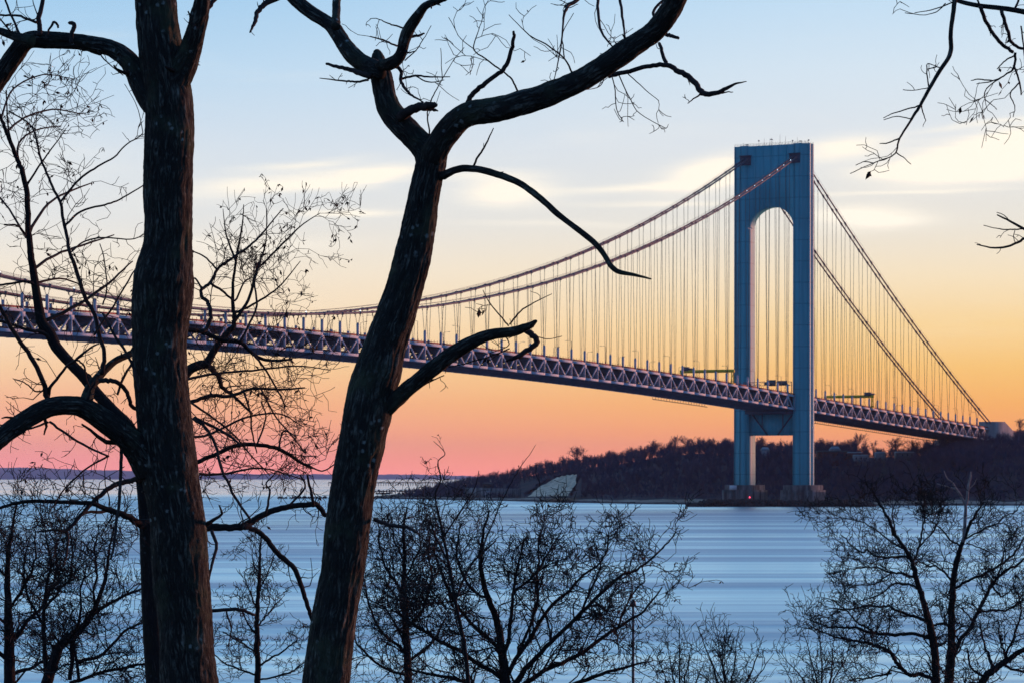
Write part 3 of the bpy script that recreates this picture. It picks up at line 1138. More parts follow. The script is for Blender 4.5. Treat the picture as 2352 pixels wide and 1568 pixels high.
# --- tower piers
for oi in (OI + 4.0, OF - 4.0):
    A = Acc()

    def ring(z0, z1, ha, ho, ch):
        prof = [(-ha + ch, -ho), (ha - ch, -ho), (ha, -ho + ch), (ha, ho - ch), (ha - ch, ho), (-ha + ch, ho), (-ha, ho - ch), (-ha, -ho + ch)]
        prism_n(A, [(a_, oi + o_) for a_, o_ in prof], z0, z1)
    ring(-2, 9.5, 12.4, 10.0, 1.5)
    ring(9.5, 12.4, 11.0, 8.6, .8)
    for k in range(9):                                    # shallow buttresses
        o_ = oi - 8 + 2 * k
        A.beam(B(NT_ - 12.45 / PL, o_, 0), B(NT_ - 12.45 / PL, o_, 8.4), .5, .5, (1, 0, 0))
    for k in range(11):
        a_ = -10.5 + 2.1 * k
        A.beam(B(NT_ + a_ / PL, oi + 10.05, 0), B(NT_ + a_ / PL, oi + 10.05, 8.4), .5, .5, (1, 0, 0))
    A.build('pier', 'concrete', bridge)

# --- anchorage at the island end
A = Acc()
na = 73.65
zt = ztop(na)
prof = [(na, 20), (na, 55.5), (na + 1.7, 55.8), (na + 4.6, 42), (na + 5.2, 20)]
for oa, ob_ in ((3.5, -7.0), (-24.5, -35)):
    m = len(prof)
    v = [B(n, oa, z) for n, z in prof] + [B(n, ob_, z) for n, z in prof]
    A.add(v, [(k, (k + 1) % m, m + (k + 1) % m, m + k) for k in range(m)], [(0, 2, 1), (0, 3, 2), (0, 4, 3), (m, m + 1, m + 2), (m, m + 2, m + 3), (m, m + 3, m + 4)])
A.hexa([B(n, o_, z) for z in (20, zt - 9.5) for n, o_ in ((na + .05, -24.6), (na + .05, -6.9), (na + 4, -6.9), (na + 4, -24.6))])
A.build('anchorage', 'pale_concrete', bridge)
A = Acc()
A.hexa([B(n, o_, z) for z in (15, zbot(72.3) - .4) for n, o_ in ((72.3, -TRW - 1), (72.3, -TRW + 7), (73.0, -TRW + 7), (73.0, -TRW - 1))])
A.build('side_pier', 'pale_concrete', bridge)
# approach road beyond the anchorage
A = Acc()
for k in range(8):
    a_, b_ = na + 1.5 + k, na + 2.5 + k
    A.hexa([B(n, o_, ztop(na) - .1 * (n - na) * 4 + z) for z in (-1.6, 0) for n, o_ in ((a_, -TRW + 1.5), (a_, -1.5), (b_, -1.5), (b_, -TRW + 1.5))])
A.build('approach_deck', 'asphalt', bridge)
A = Acc()
for k in range(8):
    a_, b_ = na + 1.5 + k, na + 2.5 + k
    A.beam(B(a_, -1.4, ztop(na) - .4 * (a_ - na) + .5), B(b_, -1.4, ztop(na) - .4 * (b_ - na) + .5), .2, .9)
A.build('approach_rail', 'red_rail', bridge)

# rocks heaped round the piers
A = Acc()
ico = np.array([(0, 0, 1), (.9, 0, .45), (.28, .86, .45), (-.72, .53, .45), (-.72, -.53, .45), (.28, -.86, .45), (.72, .53, -.45), (-.28, .86, -.45), (-.9, 0, -.45), (-.28, -.86, -.45), (.72, -.53, -.45), (0, 0, -1)])
icf = np.array([(0, 1, 2), (0, 2, 3), (0, 3, 4), (0, 4, 5), (0, 5, 1), (1, 6, 2), (2, 7, 3), (3, 8, 4), (4, 9, 5), (5, 10, 1), (6, 7, 2), (7, 8, 3), (8, 9, 4), (9, 10, 5), (10, 6, 1), (11, 7, 6), (11, 8, 7), (11, 9, 8), (11, 10, 9), (11, 6, 10)])
for k in range(2600):
    f = rng.random()
    x = 1580 + f * 430
    Yr = 1716 + rng.random() ** 1.3 * 70 + 4 * math.sin(x * .05)
    hgt = 3.0 * min(1, (x - 1575) / 60, (2020 - x) / 60) * min(1, (Yr - 1710) / 10)
    c_ = np.array([(x - 1176) / FD * Yr, Yr, max(-.3, hgt * rng.random())])
    A.add(ico * rng.uniform(.6, 1.7) * rng.uniform(.7, 1.2, 3) + c_, None, icf)
tag(A.build('rocks', 'rock'), kind='stuff')

# ------------------------------------------------------------------ things on the bridge
sg_ = B(NT_ - 13.0 / PL, OF - 6.2, 10.9)
A = Acc()
A.beam(sg_ - np.append(BW, 0) * 2.3, sg_ + np.append(BW, 0) * 2.3, .12, 2.7)
s0 = empty('warning_sign', sg_ - [0, 0, 1.3], 'blank white rectangular sign board on the parapet of the concrete pier', 'sign')
A.build('board', 'sign_white', s0)
A = Acc()
for k in (-1.8, 1.8):
    A.beam(sg_ + np.append(BW, 0) * k + [0, .25, -2.0], sg_ + np.append(BW, 0) * k + [0, .25, 1.2], .15, .15, (1, 0, 0))
A.build('frame', 'machine_grey', s0)
rl = B(NT_ - 12.9 / PL, OF + 4.4, 5.2)
s0 = empty('navigation_light', rl, 'small glowing red light on the front of the concrete pier', 'light')
A = Acc()
A.tube([rl - [0, 0, .45], rl - [0, 0, .25], rl + [0, 0, .25], rl + [0, 0, .45]], [.12, .3, .3, .12], 10)
A.build('lens', 'lamp_red', s0)
A = Acc()
A.beam(rl + [.25, .5, -.1], rl + [0, 0, -.5], .2, .2)
A.build('bracket', 'machine_grey', s0)

# overhead sign gantry in front of the tower
gn = NT_ - 9.5 / PL
gz = ztop(gn) + 5.6
g0 = empty('sign_gantry', B(gn, -TRW / 2, ztop(gn)), 'dark lattice sign gantry spanning the upper deck beneath the arch', 'gantry')
A = Acc()
oa, ob_ = -TRW + .6, -.6
for dz in (0, 2.0):
    for dn in (-.05, .05):
        A.beam(B(gn + dn, oa, gz + dz), B(gn + dn, ob_, gz + dz), .22, .22)
for k in range(20):
    o_ = oa + (ob_ - oa) * k / 20
    o2 = oa + (ob_ - oa) * (k + 1) / 20
    A.beam(B(gn - .05, o_, gz + (0 if k % 2 else 2.0)), B(gn - .05, o2, gz + (2.0 if k % 2 else 0)), .14, .14)
A.build('lattice_beam', 'machine_grey', g0)
for o_ in (oa, ob_):
    A = Acc()
    A.beam(B(gn, o_, ztop(gn)), B(gn, o_, gz + 2.2), .45, .45, (1, 0, 0))
    A.build('support_post', 'machine_grey', g0)
for f0, f1, z0, z1 in ((.44, .50, .3, 1.9), (.53, .68, -.4, 3.2), (.71, .91, .1, 2.7), (.05, .16, .3, 1.6)):
    A = Acc()
    A.hexa([B(gn + dn, o_, gz + z) for z in (z0, z1) for dn, o_ in ((-.085, oa + (ob_ - oa) * f0), (-.085, oa + (ob_ - oa) * f1), (-.062, oa + (ob_ - oa) * f1), (-.062, oa + (ob_ - oa) * f0))])
    A.build('sign_panel', 'sign_back', g0)

# two yellow maintenance cranes that straddle the deck
for nc, lab, flip in ((43.6, 'yellow gantry crane with grey machinery at its far end, left of the tower', False),
                      (58.4, 'yellow gantry crane standing on the side span right of the tower', True)):
    g0 = empty('gantry_crane', B(nc, -TRW / 2, ztop(nc)), lab, 'crane', 'yellow gantry cranes on the deck')
    zt = ztop(nc)
    A = Acc()
    A.beam(B(nc, -TRW - .8, zt + 7.6), B(nc, .8, zt + 7.6), 1.6, 1.7)
    A.build('bridge_beam', 'yellow_paint', g0)
    for o_ in (-TRW + .2, -.2):
        A = Acc()
        for dn in (-.11, .11):
            A.beam(B(nc + dn, o_, zt + .3), B(nc + dn * .7, o_, zt + 6.9), .6, .6, (1, 0, 0))
        A.beam(B(nc - .11, o_, zt + 2.6), B(nc + .11, o_, zt + 2.6), .25, .25)
        A.beam(B(nc - .1, o_, zt + 2.6), B(nc + .08, o_, zt + 6.6), .2, .2)
        A.beam(B(nc + .11, o_, zt + .6), B(nc - .1, o_, zt + 2.6), .2, .2)
        A.beam(B(nc - .2, o_, zt + .35), B(nc + .2, o_, zt + .35), .7, .7)
        A.build('crane_leg', 'yellow_paint', g0)
    oo = -TRW + 3 if not flip else -2.5
    A = Acc()
    A.hexa([B(nc + a_ / PL, oo + o_, zt + z) for z in (7.9, 10.2) for a_, o_ in ((-1.3, -2.6), (-1.3, 1.4), (1.3, 1.4), (1.3, -2.6))])
    A.hexa([B(nc + a_ / PL, oo + o_, zt + z) for z in (8.46, 9.5) for a_, o_ in ((-.9, 1.45), (-.9, 3.6), (.9, 3.6), (.9, 1.45))])
    A.build('trolley', 'machine_grey', g0)
    if flip:
        A = Acc()
        A.beam(B(nc, -8, zt + .3), B(nc, -8, zt + 3.0), .9, .9, (1, 0, 0))
        A.beam(B(nc, -8, zt + 3.0), B(nc, -8, zt + 6.8), .12, .12, (1, 0, 0))
        A.build('hoist_block', 'yellow_paint', g0)

# lamp posts along the upper deck
A = Acc()
A.tube([(0, 0, 0), (0, 0, 4), (0, 0, 9.6)], [.17, .13, .09], 6)
A.tube([(0, 0, 9.5), (-1.2 * BW[0], -1.2 * BW[1], 9.95), (-2.6 * BW[0], -2.6 * BW[1], 10.05)], [.07, .07, .06], 5)
pole_mesh = A.build('pole', 'lamp_pole')
A = Acc()
q = np.array([-2.9 * BW[0], -2.9 * BW[1], 10.0])
A.beam(q - np.append(BW, 0) * .55, q + np.append(BW, 0) * .45, .36, .22)
head_mesh = A.build('lamp_head', 'lamp_pole')
first = True
for k, n in enumerate(np.arange(14.4, 73, 2.62)):
    if TF - .4 < n < TB + .4:
        continue
    for side, o_ in ((0, -.75), (1, -TRW + .9)):
        where = ('near' if side == 0 else 'far') + ' edge of the deck'
        span = 'right of the tower' if n > NT_ else 'left of the tower'
        root = empty('street_lamp', B(n, o_, ztop(n)), 'thin grey lamp post on the %s %s' % (where, span), 'street lamp', 'lamp posts along the bridge %s, %s' % (where, 'side span' if n > NT_ else 'main span'))
        for src in (pole_mesh, head_mesh):
            c = src if first else src.copy()
            if not first:
                COL.objects.link(c)
            c.parent = root
            if src is head_mesh:
                first = False
        root.rotation_euler[2] = 0 if side == 0 else math.pi

# ------------------------------------------------------------------ the evening haze
hz = bpy.data.materials.new('haze')
hz.use_nodes = True
hz.node_tree.nodes.clear()
hv = hz.node_tree.nodes.new('ShaderNodeVolumePrincipled')
hv.inputs['Color'].default_value = (.78, .82, 1.0, 1)
hv.inputs['Density'].default_value = 2.4e-5
hv.inputs['Anisotropy'].default_value = 0.0
ho = hz.node_tree.nodes.new('ShaderNodeOutputMaterial')
hz.node_tree.links.new(hv.outputs[0], ho.inputs['Volume'])
MATS['haze'] = hz
A = Acc()
A.box((-14500, -300, -6), (14500, 20500, 240))
tag(A.build('haze', 'haze'), kind='stuff')

# ------------------------------------------------------------------ woods on the island
def wood_template(seed, fine=False):
    """bare tree of unit-ish size (about 12 m) as plain arrays"""
    A = Acc()
    r = np.random.default_rng(seed)
    H = 12.0 * r.uniform(.85, 1.1)
    p = [np.zeros(3)]
    for k in range(1, 6):
        p.append(np.array([r.normal() * .22 * k, r.normal() * .22 * k, H * .75 * k / 5]))
    p = np.array(p)
    rad = np.linspace(.26, .07, 6)
    A.tube(p, rad, 5, cap=False)
    G = Grower(A, seed, up=.35, wig=.3, lens=(6.4, 3.0, 1.6) if fine else (5.4, 2.4), dens=(2.6, 1.3, 1.1) if fine else (2.3, 2.1), rmin=.055, ang=(25, 60), ratio=.55, flat=1.0, sides=3)
    G.children(p, rad, 0, .22)
    return np.concatenate(A.v), np.concatenate(A.f4)


def place(templates, specs, acc):
    for k, (pos, sc, rot, sq) in enumerate(specs):
        V, F = templates[k % len(templates)]
        c, s = math.cos(rot), math.sin(rot)
        acc.add(np.stack([(V[:, 0] * c - V[:, 1] * s) * sc * sq + pos[0], (V[:, 0] * s + V[:, 1] * c) * sc * sq + pos[1], V[:, 2] * sc + pos[2]], 1), F)


TW = [wood_template(100 + i) for i in range(9)]
specs = []
for _ in range(4600):
    s = rng.uniform(930, 2520)
    t = rng.uniform(.15, 1.25)
    # keep the bare sand, the piers and the houses clear
    if 1195 < s < 1335 and t < .62 + .1 * math.sin(s * .1):
        continue
    if 1870 < s < 2120 and .66 < t < .84 and rng.random() < .75:
        continue
    p = island(s, t)
    if (p[0] - BX) / p[1] > .148 and t < .4 and 2270 < s < 2330:
        continue
    sc = (.55 + .65 * rng.random() ** 1.6) * np.interp(s, [930, 1060, 1300, 1800, 2200, 2500], [.35, .55, .85, .9, .85, .95]) * np.interp(t, [.15, .35, 1.0], [.55, .85, 1.05])
    if 1990 < s < 2330:
        sc *= np.interp(t, [.5, 1.0], [1.0, .62]) if s < 2125 else .95
    specs.append((p - [0, 0, .3], sc, rng.uniform(0, 6.28), rng.uniform(.9, 1.3)))
for _ in range(150):                          # taller growth under the end of the side span
    s = rng.uniform(2118, 2275)
    p = island(s, rng.uniform(.5, .84))
    specs.append((p - [0, 0, .3], rng.uniform(.7, 1.05) * np.interp(s, [2118, 2150, 2275], [.8, 1.05, .9]), rng.uniform(0, 6.28), rng.uniform(1.0, 1.3)))
A = Acc()
place(TW, specs, A)
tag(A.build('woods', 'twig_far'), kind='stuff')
# scrub hugging the lower slope
A = Acc()
specs = []
for _ in range(2200):
    s = rng.uniform(960, 2520)
    t = rng.uniform(.07, .5)
    if 1190 < s < 1335 and t < .6:
        continue
    specs.append((island(s, t) - [0, 0, .2], rng.uniform(.16, .34), rng.uniform(0, 6.28), 1.6))
for _ in range(150):
    e = rng.random()
    side = rng.integers(0, 3)
    x_, y_ = ((1268 + 64 * e, 1097 - 8 * math.sin(min(1, e * 1.15) * math.pi * .5)) if side == 0 else (1331 - 20 * e, 1089 + 48 * e)) if side < 2 else (1206 + 60 * e + rng.uniform(-6, 1), 1138 - 40 * e)
    Ye = 2085 if side == 0 else (2025 if side == 1 else 2050)
    p = at(x_ + rng.uniform(-2.5, 2.5), y_ + 1.5, Ye)
    specs.append((p - [0, 0, 1.2], rng.uniform(.18, .36), rng.uniform(0, 6.28), 1.5))
place(TW, specs, A)
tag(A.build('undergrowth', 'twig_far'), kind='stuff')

# trees that stand out against the sky
TS = [wood_template(300 + i, True) for i in range(6)]
sky_trees = [(1322, 1019, 15, 'round crowned bare tree standing alone above the low end of the hill'),
             (1400, 1032, 9, 'small bare tree beside the round crowned one on the ridge'),
             (1500, 1006, 12, 'bare tree on the rising ridge at the left of the highest wood'),
             (1546, 997, 14, 'tall bare tree at the left of the twin trees topping the ridge'),
             (1575, 996, 15, 'broad bare tree on the top of the wooded ridge left of the tower'),
             (1632, 1001, 12, 'bare tree on the ridge just left of the bridge tower'),
             (1662, 1008, 10, 'slim bare tree on the ridge almost touching the bridge tower'),
             (1752, 1000, 11, 'bare tree on the ridge seen between the tower legs'),
             (1892, 1003, 12, 'dense bare tree beside the right leg of the tower'),
             (1965, 990, 16, 'tall round bare tree under the side span, above the pale roofs'),
             (2008, 1008, 10, 'low bare tree between the two tall ones under the side span'),
             (2058, 996, 15, 'wide bare tree under the side span, near the middle of the gap'),
             (2098, 1003, 13, 'bare tree under the side span just left of the pale bridge pier'),
             (2340, 958, 12, 'bare tree on the hilltop behind the sloping anchorage wall')]
for i, (x, y, hgt, lab) in enumerate(sky_trees):
    t_ = .92 if x < 1850 else .86
    p = island(x, t_)
    lift_ = 0
    topz = CAM_H + (HY - y) * p[1] / FD
    V, F = TS[i % len(TS)]
    sc = hgt / 12.0
    zb0 = min(p[2] - .3, topz - hgt * 1.0)
    zmax = V[:, 2].max() * sc
    zbase = max(topz - zmax, p[2] - 4)
    root = empty('bare_tree', (p[0], p[1], zbase), lab, 'tree', 'bare trees along the hill skyline')
    a_ = rng.uniform(0, 6.28)
    c, s = math.cos(a_), math.sin(a_)
    VV = np.stack([(V[:, 0] * c - V[:, 1] * s) * sc * 1.5 + p[0], (V[:, 0] * s + V[:, 1] * c) * sc * 1.5 + p[1], V[:, 2] * sc + zbase], 1)
    A = Acc()
    A.add(VV[:30], F[:25])
    A.tube([(p[0], p[1], p[2] - 2), (p[0], p[1], zbase + .1)], [.34, .3], 6)
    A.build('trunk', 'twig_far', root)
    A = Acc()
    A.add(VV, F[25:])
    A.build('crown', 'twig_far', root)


# ------------------------------------------------------------------ buildings on the island
def house(x0, x1, ytop, ybase, Y, depth, roof, wall, label, name='house', cat='house', gable=1.5, windows=3, group=None):
    a_, b_ = at(x0, ybase, Y), at(x1, ybase, Y)
    z1 = at(x0, ytop, Y)[2]
    z0 = a_[2] - 4
    ze = z1 - gable
    root = empty(name, ((a_[0] + b_[0]) / 2, Y, z0), label, cat, group)
    A = Acc()
    A.box((a_[0], Y, z0), (b_[0], Y + depth, ze))
    A.build('wall', wall, root)
    A = Acc()
    e = .4
    zr = ze + .02
    x0_, x1_ = a_[0] - e, b_[0] + e
    v = [(x0_, Y - e, zr), (x1_, Y - e, zr), (x1_, Y + depth + e, zr), (x0_, Y + depth + e, zr),
         (x0_ + gable * .6, Y + depth / 2 - .3, z1), (x1_ - gable * .6, Y + depth / 2 - .3, z1), (x1_ - gable * .6, Y + depth / 2 + .3, z1), (x0_ + gable * .6, Y + depth / 2 + .3, z1)]
    A.hexa(v)
    A.build('roof', roof, root)
    for k in range(windows):
        xa = a_[0] + (b_[0] - a_[0]) * (k + .3) / windows
        xb = a_[0] + (b_[0] - a_[0]) * (k + .55) / windows
        A = Acc()
        A.box((xa, Y - .06, ze - 2.2), (xb, Y + .05, ze - 1.0))
        A.build('window', 'window_dark', root)
    return root


house(1879, 1950, 1034, 1060, 1985, 12, 'roof_dark', 'brick_red', 'long dark red brick building beside the right tower leg', 'brick_building', 'building', 1.0, 7)
house(1908, 1931, 1024, 1036, 2015, 11, 'roof_pale', 'house_wall', 'house with a pale blue hipped roof behind the red brick building', gable=2.6, windows=0)
house(1948, 1980, 1037, 1047, 1980, 9, 'roof_pale', 'brick_red', 'low brick house with a long pale flat roof right of the red building', gable=.7)
house(1962, 1996, 1043, 1053, 1965, 9, 'roof_pale', 'house_wall', 'low white house standing below the pale flat roofs', gable=.9)
house(2012, 2034, 1037, 1046, 1990, 9, 'roof_pale', 'house_wall', 'small pale house between the white house and the long shed', gable=1.0, windows=0)
house(2058, 2101, 1036, 1043, 1985, 9, 'roof_pale', 'machine_grey', 'long low shed with a pale roof under the side span', 'shed', 'shed', .8, 4)
house(1749, 1768, 1026, 1042, 2010, 9, 'roof_pale', 'house_wall', 'pale gabled house among trees seen between the tower legs', gable=2.2, windows=0)
house(1114, 1132, 1127, 1134, 2180, 5, 'roof_pale', 'house_wall', 'tiny white hut on the low shore left of the sand slope', 'hut', 'hut', .5, 1)
house(1108, 1135, 1108, 1119, 2290, 8, 'roof_dark', 'timber', 'small dark pavilion at the edge of the wood above the stone wall', 'pavilion', 'pavilion', 1.2, 2)

# low stone sea wall by the sand slope
A = Acc()
a_, b_ = at(1068, 1136, 2230), at(1196, 1136, 2130)
za, zb2 = at(0, 1119, 2230)[2], at(0, 1121, 2130)[2]
A.hexa([(a_[0], a_[1], 0), (b_[0], b_[1], 0), (b_[0], b_[1] + 3, 0), (a_[0], a_[1] + 3, 0), (a_[0], a_[1], za), (b_[0], b_[1], zb2), (b_[0], b_[1] + 3, zb2), (a_[0], a_[1] + 3, za)])
for k in range(16):
    f = (k + .5) / 16
    p = a_ + (b_ - a_) * f
    A.beam((p[0], p[1] - .1, 0), (p[0], p[1] - .1, za - .2), .7, .5, (1, 0, 0))
tag(A.build('stone_wall', 'concrete'), 'long low grey stone wall on the shore left of the sand slope', 'wall')

# fishing pier and the rock jetties reaching out from the low point
pr = empty('fishing_pier', at(930, 1112, 5200) * [1, 1, 0], 'long thin dark pier on many posts far out in the bay', 'pier')
A = Acc()
pa, pb = at(755, 1107.5, 5200), at(1010, 1107.5, 5300)
A.beam(pa, pb, 6, 1.5)
A.beam(pa + [0, -3, 1.6], pb + [0, -3, 1.6], .3, .4)
A.build('walkway', 'timber', pr)
for k in range(46):
    f = k / 45
    p = pa + (pb - pa) * f
    A = Acc()
    A.beam((p[0], p[1], -2), (p[0], p[1], p[2]), 1.1, 1.1, (1, 0, 0))
    A.build('pier_post', 'timber', pr)
for x0, x1, y, Y, lab in ((760, 985, 1121.5, 3300, 'far dark rock jetty running out from the low point into the bright bay'),
                          (865, 1010, 1130, 2850, 'short dark rock jetty between the far jetty and the sandy spit'),
                          (640, 1000, 1142.5, 2330, 'long low dark spit of rocks reaching left behind the two big trunks')):
    A = Acc()
    a_, b_ = at(x0, y, Y), at(x1, y, Y)
    n_ = int((b_[0] - a_[0]) / 1.4)
    for k in range(n_ * 2):
        f = rng.random()
        p = a_ + (b_ - a_) * f
        A.add(ico * rng.uniform(.8, 1.7) * rng.uniform(.7, 1.3, 3) + [p[0], Y + rng.normal() * 3, rng.uniform(-.3, .9) * min(1, 6 * f + .2)], None, icf)
    tag(A.build('jetty', 'rock'), lab, 'jetty', 'rock jetties off the low point')
# timber posts standing in the water near the jetties
for k, x in enumerate(np.linspace(872, 962, 13)):
    A = Acc()
    p = at(x + rng.uniform(-2, 2), 1128, 3000)
    A.tube([(p[0], p[1], -2), (p[0], p[1], rng.uniform(3.0, 4.4))], [.55, .5], 6)
    tag(A.build('mooring_post', 'timber'), 'dark timber post standing in the bright water between the jetties', 'post', 'timber posts in the water between the jetties')

# ------------------------------------------------------------------ foreground trees
fine = dict(up=.08, wig=.6, lens=(.9, .5, .28), dens=(3.2, 4.6, 5), rmin=.0046, ang=(30, 75), ratio=.32, flat=.8)
tree('big_tree', 'thick dark straight trunk with an arching limb at its left, nearest the left edge', 'tree', 34.0,
     '441,1640,66 437,1568,65 430,1500,63 425,1407,62 415,1304,63 409,1200,62 396,1120,64 386,1054,64 376,965,61 371,896,60 367,827,61 368,758,61 373,689,67 375,637,68 379,603,63 385,551,54 386,450,54 390,293,54 388,241,54 384,200,52 372,130,50 362,60,47 358,0,47 352,-90,45',
     limbs=[('384,232,34 408,180,32 428,140,27 441,103,23 450,69,21 459,34,20 466,0,17 476,-50,14', -.5, .5),
            ('386,268,26 356,232,34 328,194,28 303,148,22 268,117,19 224,103,17 165,95,17 103,92,18 62,93,18 34,128,20 0,176,20 -40,236,19', .6, .5),
            ('74,96,14 44,88,11 20,79,9 0,72,8 -50,60,7', .3, .5),
            ('352,1075,46 320,1030,36 290,1002,28 241,966,25 193,935,22 155,930,20 114,934,20 62,961,20 17,992,20 -30,1030,20', -.9, .6),
            ('196,930,16 207,889,12 234,858,9 262,830,7.5 300,812,7.5 330,800,7', .9, .5)],
     minor=[('91,80,7 91,62,6 90,41,6 98,0,5 104,-40,5', .2, 1.0), ('84,52,3.5 50,38,3 20,36,2.6 -20,34,2.5', .3, .8), ('52,92,3.6 36,60,3 20,20,2.6 8,-20,2.4', .3, .8),
            ('163,100,5 165,84,5 170,62,5.5 166,52,5 158,55,3.5', .05, 0), ('106,92,2.6 112,70,2.6 124,52,3.2 130,56,3 134,66,2.5', .05, 0),
            ('450,60,8 478,18,6 505,-14,5', .2, .4), ('224,118,2 252,150,1.5 283,174,1.2', .3, .8),
            ('234,858,6 241,809,5 225,760,5 220,730,5 200,690,5 179,637,5 162,575,4.4 148,517,4 138,465,3.6 117,420,3.2 93,365,2.8 83,320,2.4 69,286,2.1 20,255,1.6', .8, 1.2),
            ('138,465,2.8 182,413,2.7 224,382,2.3 262,362,2.0 293,331,1.6 324,310,1.3 325,286,1.1 310,234,.9 286,193,.7', .6, 1.0),
            ('151,516,3 186,486,2.6 241,472,2.3 275,458,2 330,427,1.5', .6, 1.0),
            ('165,578,2.2 190,556,2 240,546,1.8 300,550,1.5 330,540,1.2', .6, .8),
            ('216,770,2.8 262,700,2.4 300,634,1.9 314,612,1.4', .4, .9),
            ('236,700,2 246,660,1.8 240,600,1.5 230,560,1.2', .4, .9),
            ('227,875,6 255,873,6 279,885,5.5 296,913,5 303,934,5 330,940,5', .2, .3),
            ('270,905,3 286,860,3.2 320,815,3', .4, .4), ('236,720,2.6 262,770,3.2 290,810,3.4 312,860,3.4 318,900,3', -.4, .4),
            ('282,1012,4.5 277,1049,4.2 276,1114,4 272,1166,3.8 262,1235,3.4 255,1283,2.6', -.8, .7),
            ('114,934,7 107,905,6.5 90,854,6 55,796,5.4 21,744,5 0,703,4.6 -30,650,4', -.6, .8),
            ('110,912,5 117,888,4 152,844,3.2 172,827,3.5 200,803,2.6 227,790,1.8', -.7, .9),
            ('174,826,2.5 192,838,2.4 198,868,2.2 206,890,1.8', .1, .3), ('118,886,2.2 86,900,1.9 60,880,1.6 30,868,1.1', -.5, .6),
            ('114,968,3.2 160,1000,3.0 210,1030,2.8 248,1046,2.4', -.5, .7), ('0,975,2 60,986,2.2 110,968,3', -.3, .7),
            ('250,1046,2.6 200,1075,2.2 150,1120,2 120,1165,1.6 112,1180,1.2', -.6, .8),
            ('472,1205,6 496,1190,4 510,1178,3 504,1160,2', -.3, .5)],
     grow=fine, pods=True, podp=.05, seed=21, sides=26, trunk_n=14, rough=.035)

